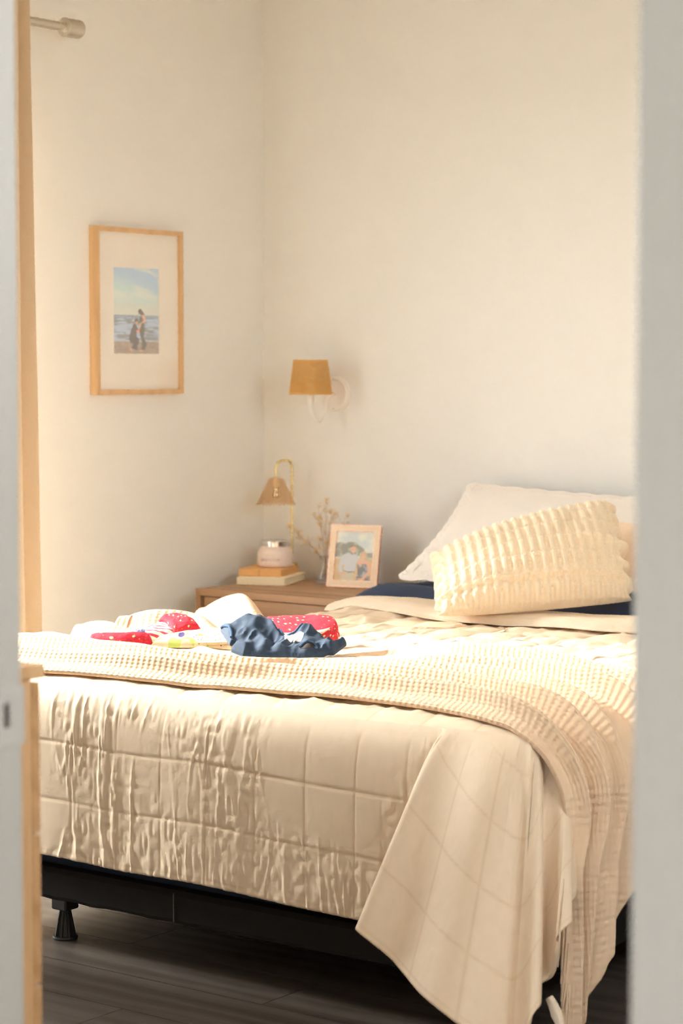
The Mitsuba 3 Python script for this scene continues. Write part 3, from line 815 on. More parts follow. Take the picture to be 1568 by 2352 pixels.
add('patchwork_blanket__backing', pad(ub, 0.012, lambda x, y, d: pz(x, y) + 0.002, lambda x, y, d: pz(x, y) - 0.004, 0.012), 'm_cream_print', 40)

# ---- navy baby bodysuit
ON = [(-3.145, 3.758, 0.670), (-3.069, 3.697, 0.651), (-3.055, 3.707, 0.651), (-3.039, 3.666, 0.642), (-3.000, 3.658, 0.635), (-2.933, 3.695, 0.633), (-2.880, 3.718, 0.630), (-2.860, 3.736, 0.631),
      (-2.863, 3.774, 0.638), (-2.852, 3.782, 0.638), (-2.868, 3.847, 0.651), (-2.878, 3.854, 0.653), (-2.882, 3.822, 0.647), (-2.902, 3.821, 0.651), (-2.941, 3.852, 0.661), (-2.956, 3.852, 0.662),
      (-2.977, 3.844, 0.664), (-2.978, 3.805, 0.658), (-2.990, 3.785, 0.656), (-3.029, 3.813, 0.665), (-3.085, 3.855, 0.677), (-3.109, 3.854, 0.680), (-3.119, 3.839, 0.679), (-3.116, 3.799, 0.673)]
ONp = np.array(ON)
cf = np.linalg.lstsq(np.column_stack([ONp[:, 0], ONp[:, 1], np.ones(len(ON))]), ONp[:, 2], rcond=None)[0]


def oz(x, y):
    return cf[0] * x + cf[1] * y + cf[2]


onp = Polygon(ONp[:, :2]).buffer(0.006).buffer(-0.003)


def otop(x, y, d):
    fold = 0.007 * np.sin((x * 0.8 + y) * 95 + 5 * N(x * 14, y * 14)) + 0.007 * (1 - 2 * np.abs(N(x * 55 + y * 20, y * 26, 0, 75) * 2 - 1)) + 0.010 * (FB(x * 24, y * 24, 0, 3, 71) - .5)
    lift = 0.016 * np.exp(-((x + 3.09) / .045) ** 2 - ((y - 3.80) / .05) ** 2) + 0.012 * np.exp(-((x + 2.955) / .03) ** 2 - ((y - 3.83) / .03) ** 2) - 0.012 * np.exp(-((x + 2.995) / .03) ** 2 - ((y - 3.765) / .03) ** 2)
    return oz(x, y) + 0.002 + 0.013 * np.sqrt(np.clip(d / 0.014, 0, 1)) + (fold * 0.55 + lift) * np.clip(d / 0.012, 0, 1)


bumped('m_navy_cotton', (0.030, 0.050, 0.085), weave, 0.0006, rough=0.85, spec=0.2, sheen=0.6)
mat('m_navy_trim', (0.055, 0.10, 0.18), 0.8, 0.2)
add('bodysuit__body', pad(onp, 0.0035, otop, lambda x, y, d: oz(x, y) - 0.004, 0.003), 'm_navy_cotton', 50)
note('bodysuit', 'navy blue baby bodysuit with a white print, tossed on the throw beside the patchwork blanket', 'baby clothes')
mat('m_white_print', (0.82, 0.80, 0.76), 0.7, 0.2)


def onto(pts, h, step=0.003):
    pg = Polygon(pts).buffer(0.002)
    return pad(pg, step, lambda x, y, d: otop(x, y, shapely.distance(onp.exterior, shapely.points(np.column_stack([x, y])))) + h, lambda x, y, d: otop(x, y, shapely.distance(onp.exterior, shapely.points(np.column_stack([x, y])))) - 0.001, 0.003)


add('bodysuit__print', cat(onto([(-2.992, 3.790), (-2.958, 3.752), (-2.953, 3.760), (-2.966, 3.788)], 0.0012), onto([(-2.966, 3.790), (-2.944, 3.762), (-2.934, 3.772), (-2.940, 3.790), (-2.953, 3.796)], 0.0012)), 'm_white_print', 40, label='white printed motif')


def on_suit(pts, n=24, h=0.003):
    q = spline([(x, y, 0) for x, y in pts], n)
    dd_ = shapely.distance(onp.exterior, shapely.points(q[:, :2])) * shapely.contains_xy(onp, q[:, 0], q[:, 1])
    q[:, 2] = otop(q[:, 0], q[:, 1], dd_) + h
    return q


add('bodysuit__neckband', tube(on_suit([(-2.978, 3.838), (-2.970, 3.815), (-2.985, 3.795), (-3.012, 3.800), (-3.026, 3.815)], 30), 0.0032, 8), 'm_navy_trim', 40)
add('bodysuit__cuff', tube(on_suit([(-3.142, 3.752), (-3.105, 3.735), (-3.072, 3.702)], 20), 0.0030, 8), 'm_navy_trim', 40)
add('bodysuit__cuff_001', tube(on_suit([(-2.902, 3.730), (-2.899, 3.748), (-2.884, 3.758), (-2.872, 3.745)], 20), 0.0028, 8), 'm_navy_trim', 40)
add('bodysuit__opening_shade', onto([(-2.897, 3.726), (-2.898, 3.744), (-2.886, 3.752), (-2.876, 3.742), (-2.884, 3.727)], 0.0008), 'm_dark', 40, label='dark patch painted as the shade inside the leg hole')  # dark patch laid on the cloth in place of the hole's shade

# ================================================================== NIGHTSTAND AND WHAT STANDS ON IT
NX0, NX1, NY0, NY1, NZ = -4.305, -3.745, 5.02, 5.478, 0.593
note('nightstand', 'brown wooden nightstand in the corner on the far side of the bed', 'nightstand')
fr_t = 0.020


def mitre(x0, x1, z0, z1, w_, y0, y1):
    """a mitred frame in the x/z plane: top, bottom, left, right pieces"""
    def piece(q):
        m = trimesh.creation.extrude_polygon(Polygon(q), y1 - y0)
        v = m.vertices.copy(); m.vertices = np.stack([v[:, 0], y1 - v[:, 2], v[:, 1]], 1); return m
    g = 0.0004
    return (piece([(x0 + g, z1), (x1 - g, z1), (x1 - w_ - g, z1 - w_), (x0 + w_ + g, z1 - w_)]), piece([(x0 + g, z0), (x0 + w_ + g, z0 + w_), (x1 - w_ - g, z0 + w_), (x1 - g, z0)]),
            piece([(x0, z0 + g), (x0, z1 - g), (x0 + w_, z1 - w_ - g), (x0 + w_, z0 + w_ + g)]), piece([(x1, z0 + g), (x1 - w_, z0 + w_ + g), (x1 - w_, z1 - w_ - g), (x1, z1 - g)]))


mt_, mb_, ml_, mr_ = mitre(NX0, NX1, 0.20, NZ, fr_t, NY0, NY1)
add('nightstand__top', mt_, 'm_walnut_x', False)
add('nightstand__bottom', mb_, 'm_walnut_x', False)
add('nightstand__side', ml_, 'm_walnut_z', False)
add('nightstand__side_001', mr_, 'm_walnut_z', False)
add('nightstand__back', box(NX0 + fr_t, NX1 - fr_t, NY1 - 0.01, NY1, 0.20 + fr_t, NZ - fr_t), 'm_walnut_z', False)
mid = (0.20 + NZ) / 2
for i, (z0, z1) in enumerate(((mid + 0.002, NZ - fr_t - 0.003), (0.20 + fr_t + 0.003, mid - 0.002))):
    k = 'nightstand__drawer' + ('' if i == 0 else '_001')
    add(k, cat(box(NX0 + fr_t + 0.003, NX1 - fr_t - 0.003, NY0 + 0.012, NY0 + 0.030, z0, z1, 0.0015), box(NX0 + fr_t + 0.012, NX1 - fr_t - 0.012, NY0 + 0.030, NY1 - 0.03, z0 + 0.01, z1 - 0.02)), 'm_walnut_x', 20)
    kb = lathe([(0, 0), (.006, 0), (.006, .010), (.012, .014), (.012, .022), (.010, .024), (0, .024)], 24)
    kb.apply_transform(trimesh.transformations.rotation_matrix(math.pi / 2, [1, 0, 0])); kb.apply_translation([(NX0 + NX1) / 2, NY0 + 0.012, (z0 + z1) / 2])
    add(k + '__knob', kb, 'm_brass', 30)
for i, (x, yy) in enumerate([(NX0 + .05, NY0 + .05), (NX1 - .05, NY0 + .05), (NX0 + .05, NY1 - .05), (NX1 - .05, NY1 - .05)]):
    add('nightstand__leg' + ('' if i == 0 else '_%03d' % i), lathe([(0, 0), (.012, 0), (.019, .20), (0, .20)], 20, (x, yy, 0)), 'm_walnut_z', 30)

# ---- two books
UX = np.array([.935, .355]); UY = np.array([-.355, .935])      # directions of the stack in plan
BC = np.array([-4.135, 5.238])                                   # near right corner of the lower book
mat('m_paper', (0.80, 0.70, 0.50), 0.8, 0.2)
mat('m_book_cream', (0.78, 0.66, 0.45), 0.7, 0.3)
mat('m_book_tan', (0.70, 0.385, 0.150), 0.6, 0.3)
mat('m_book_band', (0.56, 0.27, 0.10), 0.6, 0.3)


def obox(c, lx, ly, z0, z1, bevel=0.0):
    """box in the stack's directions: c = near right corner, lx to the left, ly backwards"""
    m = box(-lx, 0, 0, ly, z0, z1, bevel)
    v = m.vertices.copy(); q = c + v[:, :1] * UX + v[:, 1:2] * UY
    m.vertices = np.column_stack([q, v[:, 2]]); return m


Z0 = NZ + 0.0006
note('book', 'pale cream book lying at the bottom of the pile on the nightstand', 'book')
c_in = BC - UX * 0.004 + UY * 0.003
add('book__cover', cat(obox(BC, .154, .222, Z0, Z0 + .0022, .0008), obox(BC, .154, .222, Z0 + .0208, Z0 + .023, .0008), obox(BC, .154, .0026, Z0, Z0 + .023, .0008)), 'm_book_cream', 20)
add('book__pages', obox(c_in, .147, .215, Z0 + .0022, Z0 + .0208), 'm_paper', False)
Z1 = Z0 + 0.0234
C2 = np.array([-4.172, 5.266])
note('book_001', 'thick tan leather book or box lying on the cream book under the candle', 'book')
add('book_001__cover', cat(obox(C2, .136, .186, Z1, Z1 + .0022, .0009), obox(C2, .136, .186, Z1 + .0188, Z1 + .021, .0009), obox(C2, .136, .0030, Z1, Z1 + .021, .0009), obox(C2, .0030, .186, Z1, Z1 + .021, .0009)), 'm_book_tan', 20)
add('book_001__pages', obox(C2 - UX * .003 + UY * .003, .131, .180, Z1 + .0022, Z1 + .0188), 'm_book_tan', False)
add('book_001__band', cat(obox(C2 - UX * .068, .004, .1866, Z1 + .0206, Z1 + .0216), obox(C2 - UX * .068 - UY * .0005, .004, .0010, Z1, Z1 + .0214)), 'm_book_band', False)
ZB = Z1 + 0.0214

# ---- candle jar
CAM_R, CAM_F = np.array([math.cos(YAW), math.sin(YAW)]), np.array([-math.sin(YAW), math.cos(YAW)])
JC = np.array([-4.262, 5.352])
mat('m_jar', (0.80, 0.66, 0.575), 0.28, 0.5, clearcoat=0.4, clearcoat_gloss=0.8)
mat('m_label_ink', (0.16, 0.13, 0.12), 0.6, 0.3)
note('candle_jar', 'blush pink candle jar with a silver lid, lettered and standing on the books', 'candle')
jr = 0.0555
add('candle_jar__jar', lathe([(0, 0), (.047, 0), (.0515, .0015), (.0548, .006), (.0555, .012), (.0555, .038), (.0545, .046), (.051, .053), (.046, .058), (.0435, .0615), (.0435, .066), (.040, .066), (.040, .01), (0, .01)], 72, (*JC, ZB)), 'm_jar', 40)
add('candle_jar__lid', lathe([(0, .064), (.0425, .064), (.0455, .0645), (.0460, .0652), (.0460, .0795), (.0455, .0805), (.043, .081), (0, .081)], 72, (*JC, ZB)), 'm_chrome', 30)


def wrap(m, ang0, z, r):
    v = m.vertices.copy()
    a = ang0 + v[:, 0] / r
    rr = r + v[:, 2]
    # angle 0 faces the camera; positive to the right
    d = -CAM_F[None, :] * np.cos(a)[:, None] + CAM_R[None, :] * np.sin(a)[:, None]
    m.vertices = np.column_stack([JC + d * rr[:, None], ZB + z + v[:, 1]]); return m


def centred(txt, h, dep):
    m = meshkit.text_mesh(txt, h, dep); m = m.subdivide_to_size(0.004)
    m.apply_translation([-m.bounds[:, 0].mean(), 0, 0]); return m


lt = centred('MEDITATION', .0078, .0005)
lt.vertices[:, 0] *= 0.062 / (lt.bounds[1, 0] - lt.bounds[0, 0])
add('candle_jar__lettering', wrap(lt, -0.30, .0205, jr - 0.0001), 'm_label_ink', False, label='dark printed word on the jar')
mk = []
for k in range(9):
    a = (k - 4) / 4
    b = trimesh.creation.box(extents=[.0018, .0011, .0005]); b.apply_translation([a * .015, .0385 - .0035 * a * a, 0]); mk.append(b)
for k in range(14):
    if k in (4, 8):
        continue
    b = trimesh.creation.box(extents=[.0016, .0013, .0005]); b.apply_translation([(k - 6.5) * .0026, .0125, 0]); mk.append(b)
add('candle_jar__fine_print', wrap(cat(*mk), -0.30, 0, jr - 0.0001), 'm_label_ink', False, kind='stuff', label='tiny marks above and below the word')

# ---- candle warmer lamp
note('lamp', 'small brass arched lamp with a pleated amber glass shade over the candle', 'lamp')
SC = JC + CAM_R * 0.003
PP = JC + CAM_R * 0.0515 + CAM_F * 0.052
a0, a1 = np.array([*PP, ZB + .006]), np.array([*PP, .955])
b1, b0 = np.array([*SC, .955]), np.array([*SC, .918])
dirp = (b1 - a1) / np.linalg.norm(b1 - a1)
path = [a0, a0 * .5 + a1 * .5, a1 - [0, 0, .012]]
for k in range(9):
    q = math.pi / 2 * k / 8
    path.append(a1 + [0, 0, -.012] + dirp * .022 * (1 - math.cos(q)) + np.array([0, 0, .026]) * math.sin(q))
for k in range(9):
    q = math.pi / 2 * k / 8
    path.append(b1 + [0, 0, -.012] - dirp * .022 * (1 - math.sin(q)) + np.array([0, 0, .024]) * math.cos(q))
path += [b0 * .5 + b1 * .5 - [0, 0, .006], b0]
add('lamp__arm', tube(path, .0036, 14), 'm_brass', 40, label='brass rod bent over at the top')
add('lamp__base', lathe([(0, 0), (.0175, 0), (.0180, .002), (.0180, .006), (.006, .0075), (0, .0075)], 32, (*PP, ZB)), 'm_brass', 30)
nf = 30
ang = np.arange(nf * 2) / (nf * 2) * 2 * math.pi
rowsS = []
for zz, rr in ((.916, .004), (.9155, .0205), (.914, .022), (.885, .036), (.850, .0535), (.8335, .0610)):
    k = np.where(np.arange(nf * 2) % 2, 1.0, 1.0 - 0.05 * min(1, rr / .03))
    rowsS.append(np.column_stack([SC[0] + np.cos(ang) * rr * k, SC[1] + np.sin(ang) * rr * k, np.full(nf * 2, zz)]))
sv_ = np.stack(rowsS); sv_ = np.concatenate([sv_, sv_[:, :1]], 1)
scene['m_amber'] = {'type': 'thindielectric', 'int_ior': 1.5, 'specular_transmittance': rgb((0.93, 0.80, 0.62))}
scene['m_amber_shaded'] = {'type': 'thindielectric', 'int_ior': 1.5, 'specular_transmittance': rgb((0.86, 0.66, 0.45))}  # every second pleat face tinted darker, in place of facet shading
gfs = grid_faces(len(rowsS), nf * 2 + 1); odd = (gfs.min(1) % (nf * 2 + 1)) % 2 == 1
add('lamp__shade', (sv_.reshape(-1, 3), gfs[~odd]), 'm_amber', False, label='pleated amber glass shade')
add('lamp__shade__pleats', (sv_.reshape(-1, 3), gfs[odd]), 'm_amber_shaded', False, kind='stuff')
rimp = [rowsS[-1][i % (nf * 2)] for i in range(nf * 2 + 1)]
scene['m_amber_rim'] = {'type': 'roughconductor', 'material': 'none', 'specular_reflectance': rgb((0.80, 0.62, 0.42)), 'alpha': 0.15}
add('lamp__shade__rim', tube(rimp, .0010, 6, False), 'm_amber_rim', 40)
add('lamp__socket', lathe([(0, .885), (.009, .885), (.0105, .889), (.0105, .905), (.006, .915), (0, .915)], 24, (*SC, 0)), 'm_white_metal', 30)
add('lamp__bulb', lathe([(0, .8525), (.007, .8530), (.0115, .857), (.012, .862), (.0095, .870), (.007, .878), (.007, .886), (0, .886)], 24, (*SC, 0)), 'm_chrome', 40, label='small reflector bulb')

# ---- glass bud vase with dried sprigs
VC = np.array([-4.100, 5.398])
note('vase', 'small clear glass bud vase beside the books', 'vase')
add('vase__glass', lathe([(0, .0005), (.031, .0005), (.0335, .003), (.0340, .010), (.0335, .022), (.029, .036), (.020, .052), (.0165, .062), (.0165, .072), (.0205, .081), (.0225, .083), (.0215, .0838), (.0185, .081), (.0145, .072), (.0145, .062), (.0180, .051), (.0265, .036), (.031, .022), (.0312, .014), (.028, .0115), (0, .0105)], 56, (*VC, NZ)), 'm_glass', 40)
mat('m_stem', (0.42, 0.26, 0.12), 0.8, 0.2)
mat('m_blossom', (0.78, 0.57, 0.27), 0.9, 0.2)
rg = np.random.default_rng(11)


def sprig(tip_r, tip_z, lean, nbr, seed):
    """stem from the vase bottom through the neck; tips given along the camera's right and up"""
    q = np.random.default_rng(seed)
    o = np.array([*VC, NZ + .013])
    r3, f3, z3 = np.array([*CAM_R, 0]), np.array([*CAM_F, 0]), np.array([0, 0, 1.0])
    bot = o - r3 * np.clip(tip_r * .18, -.016, .016) + f3 * lean * -.25
    neck = o + z3 * .055 + r3 * np.clip(tip_r * .06, -.006, .006) + f3 * np.clip(lean * .1, -.006, .006)
    end = o + r3 * tip_r + f3 * lean + z3 * tip_z
    main = spline([bot, neck, neck * .45 + end * .55 + z3 * .006, end], 22)
    tubes, bl_ = [tube(main, np.linspace(.0010, .0005, 22), 6)], []

    def twig(p, d, ln, depth):
        e = p + d * ln
        m = (p + e) / 2 + q.normal(0, ln * .07, 3)
        tubes.append(tube(spline([p, m, e], 6), np.linspace(.0005, .00035, 6), 5))
        if depth == 0:
            for _ in range(int(q.integers(1, 4))):
                s_ = trimesh.creation.icosphere(1, q.uniform(.0011, .0024)); s_.apply_scale([1, 1, q.uniform(.7, 1.1)]); s_.apply_translation(e + q.normal(0, .0030, 3)); bl_.append(s_)
        else:
            for _ in range(int(q.integers(3, 6))):
                dd2 = d + q.normal(0, .55, 3); dd2[2] += .15; twig(e, dd2 / np.linalg.norm(dd2), ln * q.uniform(.45, .75), depth - 1)
    for i in range(nbr):
        k = int(8 + (13 * (i + .5) / nbr)); p = main[min(k, 21)]
        d = (main[-1] - main[-4]); d = d / np.linalg.norm(d) + q.normal(0, .5, 3) * [1, 1, .4]; d[2] += .2
        twig(p, d / np.linalg.norm(d), q.uniform(.016, .030), 1)
    twig(main[-1], (main[-1] - main[-3]) / np.linalg.norm(main[-1] - main[-3]), .016, 1)
    return cat(*tubes), cat(*bl_)


for i, (tr_, tz_, ln_, nb_, lab) in enumerate([(-.098, .150, -.02, 10, 'dried sprig leaning left over the lamp pole from the glass vase'), (-.020, .205, .01, 9, 'dried sprig with the fullest yellow head rising above the glass vase'),
                                               (.002, .222, .02, 9, 'tallest dried sprig standing upright in the glass vase'), (.016, .190, -.005, 7, 'dried sprig standing just right of the tallest one in the vase'),
                                               (.058, .175, .015, 9, 'dried sprig leaning right behind the photo frame from the vase')]):
    k = 'dried_sprig' + ('' if i == 0 else '_%03d' % i)
    st, bl_ = sprig(tr_, tz_, ln_, nb_, 100 + i)
    note(k, lab, 'dried flower', 'dried sprigs in the glass vase')
    add(k + '__stem', st, 'm_stem', 40)
    add(k + '__blossoms', bl_, 'm_blossom', 40, kind='stuff')


# ---- flat prints: polygons evaluated in the picture's own uv
def pcol(*c):
    a, w = np.array(srgb(*c)), np.array(srgb(223, 198, 168))
    return [float(x) for x in np.clip(a / w * np.array([0.80, 0.745, 0.66]), 0.01, 0.9)]


def inside(pts, u, v):
    odd = mi.Float(0)
    n = len(pts)
    for i in range(n):
        (xa, ya), (xb, yb) = pts[i], pts[(i + 1) % n]
        if abs(yb - ya) < 1e-9:
            continue
        hit = ((ya > v) != (yb > v)) & (u < (xb - xa) * (v - ya) / (yb - ya) + xa)
        odd = dr.select(hit, 1 - odd, odd)
    return odd


def ell(u, v, cx, cy, rx, ry):
    return tss(1.15, 0.85, dr.square((u - cx) / rx) + dr.square((v - cy) / ry))


def bpx(pts):
    return [((x - 183) / 1060, (2170 - y) / 2005) for x, y in pts]


B_hair = bpx([(752, 1175), (770, 1125), (800, 1108), (838, 1130), (880, 1195), (918, 1262), (870, 1250), (838, 1262), (815, 1250), (775, 1235)])
B_face = bpx([(755, 1180), (790, 1175), (815, 1230), (790, 1252), (762, 1215)])
B_arm = bpx([(835, 1260), (905, 1255), (940, 1385), (915, 1430), (835, 1450), (812, 1540), (790, 1600), (770, 1590), (785, 1470), (880, 1390), (855, 1330)])
B_torso = bpx([(790, 1300), (850, 1290), (890, 1400), (890, 1450), (910, 1560), (895, 1700), (890, 1800), (960, 1950), (935, 2000), (900, 2095), (835, 2095), (845, 1900), (800, 1700), (770, 1520), (775, 1400)])
B_mhead = bpx([(668, 1370), (700, 1335), (750, 1335), (765, 1375), (765, 1450), (735, 1490), (700, 1450), (672, 1430)])
B_mface = bpx([(680, 1430), (715, 1405), (750, 1420), (735, 1485), (700, 1470)])
B_man = bpx([(660, 1450), (710, 1490), (760, 1600), (715, 1690), (720, 1770), (770, 1810), (775, 1890), (735, 1990), (735, 2090), (660, 2060), (590, 2040), (650, 1950), (570, 1900), (535, 1810), (560, 1720), (600, 1580), (640, 1490)])
B_hands = bpx([(705, 1635), (760, 1600), (795, 1620), (780, 1680), (730, 1680)])
B_foot = bpx([(550, 2035), (590, 2040), (615, 2110), (590, 2125)])
B_foot2 = bpx([(765, 2105), (835, 2080), (900, 2095), (800, 2118)])


def beach(p, n, uv):
    u, v = uv[0], uv[1]
    sky_ = tmix(pcol(210, 196, 168), pcol(190, 197, 178), tss(.5, .68, v))
    sky_ = tmix(sky_, pcol(172, 182, 184), tss(.78, 1.0, v + .18 * u))
    st = tss(.45, .75, tfbm(u * 1.6, (v + .16 * u) * 11, 3.0, 3)) * tss(.55, .7, v)
    sky_ = tmix(sky_, pcol(216, 203, 175), st * .75)
    wv = tfbm(u * 6, v * 60, 1.0, 3)
    sea = tmix(pcol(140, 135, 128), pcol(178, 180, 182), tss(.35, .62, wv))
    sea = tmix(sea, pcol(140, 146, 144), tss(.40, .448, v))
    sand = tmix(pcol(148, 120, 98), pcol(180, 150, 122), tfbm(u * 22, v * 60, 5.0, 3))
    c = tmix(sea, sky_, tss(.448, .454, v))
    c = tmix(c, pcol(196, 190, 180), ell(u, v, .5, .150, 2.0, .012) * .6)
    c = tmix(c, sand, tss(.148, .138, v))
    dk, sk_ = pcol(112, 98, 84), pcol(218, 158, 122)
    for poly, col in ((B_torso, pcol(104, 94, 80)), (B_arm, sk_), (B_face, sk_), (B_hair, pcol(98, 82, 66)), (B_mhead, pcol(106, 88, 72)), (B_mface, pcol(205, 150, 120)), (B_man, pcol(104, 88, 80)),
                      (B_hands, pcol(222, 142, 118)), (B_foot, sk_), (B_foot2, sk_)):
        c = tmix(c, col, inside(poly, u, v))
    return tmix(c, pcol(206, 188, 166), 0.14)  # hazy veil of reflected light mixed into the print colours


def cpx(pts):
    out = []
    for x, y in pts:
        v = (1538 - y) / 1318; out.append(((x - 185 - 117 * v) / 943, v))
    return out


C_tree = cpx([(240, 860), (250, 560), (330, 520), (430, 510), (480, 560), (560, 510), (650, 495), (780, 520), (830, 580), (900, 620), (980, 700), (960, 760), (860, 800), (840, 880), (240, 900)])
C_shirt = cpx([(600, 780), (640, 830), (720, 830), (735, 810), (810, 870), (835, 950), (800, 990), (760, 1120), (715, 1300), (560, 1300), (440, 1255), (470, 1130), (400, 1120), (420, 1310), (350, 1340), (310, 1240), (330, 1080), (400, 910), (470, 830)])
C_head = cpx([(625, 680), (640, 620), (700, 590), (770, 610), (785, 690), (755, 760), (700, 810), (650, 780)])
C_hairm = cpx([(625, 650), (640, 600), (700, 575), (760, 585), (785, 620), (780, 640), (700, 610), (655, 640)])
C_trou = cpx([(440, 1265), (560, 1310), (715, 1300), (690, 1540), (375, 1540), (390, 1400)])
C_belt = cpx([(435, 1255), (560, 1295), (715, 1285), (715, 1310), (560, 1320), (435, 1278)])
C_hairw = cpx([(850, 940), (865, 830), (900, 760), (960, 740), (1015, 760), (1040, 850), (1080, 960), (1060, 1000), (990, 990), (960, 940), (880, 930)])
C_facew = cpx([(890, 830), (930, 790), (990, 800), (1015, 860), (985, 920), (940, 945), (895, 900)])
C_chest = cpx([(800, 990), (850, 955), (900, 940), (960, 940), (1010, 1000), (1090, 1010), (1120, 1150), (1110, 1300), (940, 1540), (780, 1540), (900, 1440), (1050, 1290), (1040, 1130), (870, 1150), (790, 1090)])
C_dress = cpx([(770, 1060), (860, 1150), (920, 1090), (1010, 1080), (1040, 1160), (1040, 1290), (940, 1420), (1080, 1380), (1110, 1550), (740, 1550), (790, 1350), (800, 1220)])
C_arm2 = cpx([(1060, 1040), (1120, 1080), (1130, 1230), (1070, 1340), (930, 1540), (790, 1545), (800, 1490), (920, 1430), (1040, 1280), (1050, 1160)])


def couple(p, n, uv):
    u, v = uv[0], uv[1]
    c = tmix(pcol(220, 205, 176), pcol(196, 192, 174), tss(.45, .7, tfbm(u * 3, v * 4, 2.0, 3)))
    c = tmix(c, pcol(140, 134, 112), ell(u, v, .93, .52, .25, .05))
    c = tmix(c, tmix(pcol(132, 126, 106), pcol(176, 166, 136), tss(.5, .75, tfbm(u * 14, v * 16, 4.0, 3))), inside(C_tree, u, v))
    c = tmix(c, tmix(pcol(196, 158, 104), pcol(222, 170, 112), tfbm(u * 4, v * 20, 6.0, 2)), tss(.47, .43, v))
    sk_ = pcol(226, 164, 124)
    for poly, col in ((C_trou, pcol(204, 180, 142)), (C_shirt, pcol(200, 188, 174)), (C_belt, pcol(118, 96, 80)), (C_head, sk_), (C_hairm, pcol(128, 104, 78)), (C_hairw, pcol(196, 160, 116)), (C_chest, sk_), (C_facew, sk_)):
        c = tmix(c, col, inside(poly, u, v))
    dp = tmix(pcol(104, 98, 94), pcol(176, 164, 152), tss(.56, .64, tfbm(u * 20, v * 26, 8.0, 2)))
    c = tmix(c, dp, inside(C_dress, u, v))
    c = tmix(c, sk_, inside(C_arm2, u, v))
    hand = ell(u, v, .22, .14, .06, .035)
    c = tmix(c, sk_, hand)
    for ex, ey in ((.452, .645), (.528, .648), (.700, .535), (.765, .538)):
        c = tmix(c, pcol(140, 100, 80), ell(u, v, ex, ey, .012, .007))
    for mx, my in ((.485, .595), (.735, .490)):
        c = tmix(c, pcol(238, 215, 195), ell(u, v, mx, my, .024, .006) * 0.7)
    return tmix(c, pcol(216, 192, 158), 0.20)  # pale haze painted over the whole print, like a veil of light


mat('m_photo_beach', proc(beach), 0.35, 0.4)
mat('m_photo_couple', proc(couple), 0.35, 0.4)
mat('m_mat_board', (0.80, 0.745, 0.66), 0.8, 0.2)

# ---- standing photo frame
FA, FB2 = np.array([-4.017, 5.292, NZ + .0015]), np.array([-3.871, 5.338, NZ + .0015])
fx_ = (FB2 - FA); fw = 0.160; fx_ /= np.linalg.norm(fx_)
fback = np.array([-fx_[1], fx_[0], 0]); lean_ = math.radians(15)
fz_ = np.array([0, 0, 1]) * math.cos(lean_) + fback * math.sin(lean_); fn_ = np.cross(fx_, fz_)      # fn_ faces the camera
fh = 0.192
note('photo_frame', 'copper edged cream photo frame with a picture of a couple outdoors, standing on the nightstand', 'photo frame')


def fplace(m):       # local (x right, y up, z towards the viewer)
    v = m.vertices; m.vertices = FA + v[:, :1] * fx_ + v[:, 1:2] * fz_ + v[:, 2:3] * fn_ ; return m


def ringm(w0, h0, w1, h1, x0, y0, z0, z1, rad=0.004):
    o = Polygon([(0, 0), (w0, 0), (w0, h0), (0, h0)]).buffer(-rad).buffer(rad)
    i = Polygon([(x0, y0), (x0 + w1, y0), (x0 + w1, y0 + h1), (x0, y0 + h1)]).buffer(-.002).buffer(.002)
    m = trimesh.creation.extrude_polygon(o.difference(i), z1 - z0); m.apply_translation([0, 0, z0]); return m


ix, iy, iw, ih = .0195, .0205, .121, .152
mat('m_enamel', (0.83, 0.68, 0.49), 0.35, 0.5)
add('photo_frame__rim', fplace(ringm(fw, fh, fw - .006, fh - .006, .003, .003, -.012, .0015)), 'm_copper', 20, label='copper outer rim')
add('photo_frame__face', fplace(ringm(fw - .005, fh - .005, iw + .003, ih + .003, ix - .004, iy - .004, -.006, .0005).apply_translation([.0025, .0025, 0])), 'm_enamel', 20, label='cream enamel face')
add('photo_frame__inner_rim', fplace(ringm(iw + .004, ih + .004, iw, ih, .002, .002, -.004, .0012, .003).apply_translation([ix - .002, iy - .002, 0])), 'm_copper', 20, label='thin copper inner rim')
q = np.array([[ix, iy, -.003], [ix + iw, iy, -.003], [ix + iw, iy + ih, -.003], [ix, iy + ih, -.003]])
add('photo_frame__photo', (FA + q[:, :1] * fx_ + q[:, 1:2] * fz_ + q[:, 2:3] * fn_, np.array([[0, 1, 2], [0, 2, 3]])), 'm_photo_couple', False, label='photograph of a man in a pale shirt beside a woman in a patterned dress', uv=np.array([[0, 0], [1, 0], [1, 1], [0, 1.0]]))
bk = box(.004, fw - .004, .004, fh - .004, -.0125, -.0065); add('photo_frame__back_board', fplace(bk), 'm_dark', False)
ea = FA + fx_ * fw / 2 + fz_ * fh * .55 - fn_ * .0125
eb = FA + fx_ * fw / 2 + fback * (fh * .55 * math.sin(lean_) + .075); eb[2] = NZ + .003
add('photo_frame__easel', tube([ea, ea * .5 + eb * .5, eb], .0030, 8), 'm_dark', 30)

# ================================================================== ON THE WALLS
# ---- framed picture
note('wall_picture', 'light wood picture frame with wide cream mat and beach photo on the left wall', 'picture frame')
PY0, PY1, PZ0, PZ1, PD = 4.694, 5.077, 1.178, 1.668, XW + 0.030


def wall_pt(m):     # local x/y plane -> (y, z) on the left wall, z local -> x
    v = m.vertices.copy(); m.vertices = np.stack([XW + v[:, 2], v[:, 0], v[:, 1]], 1); return m


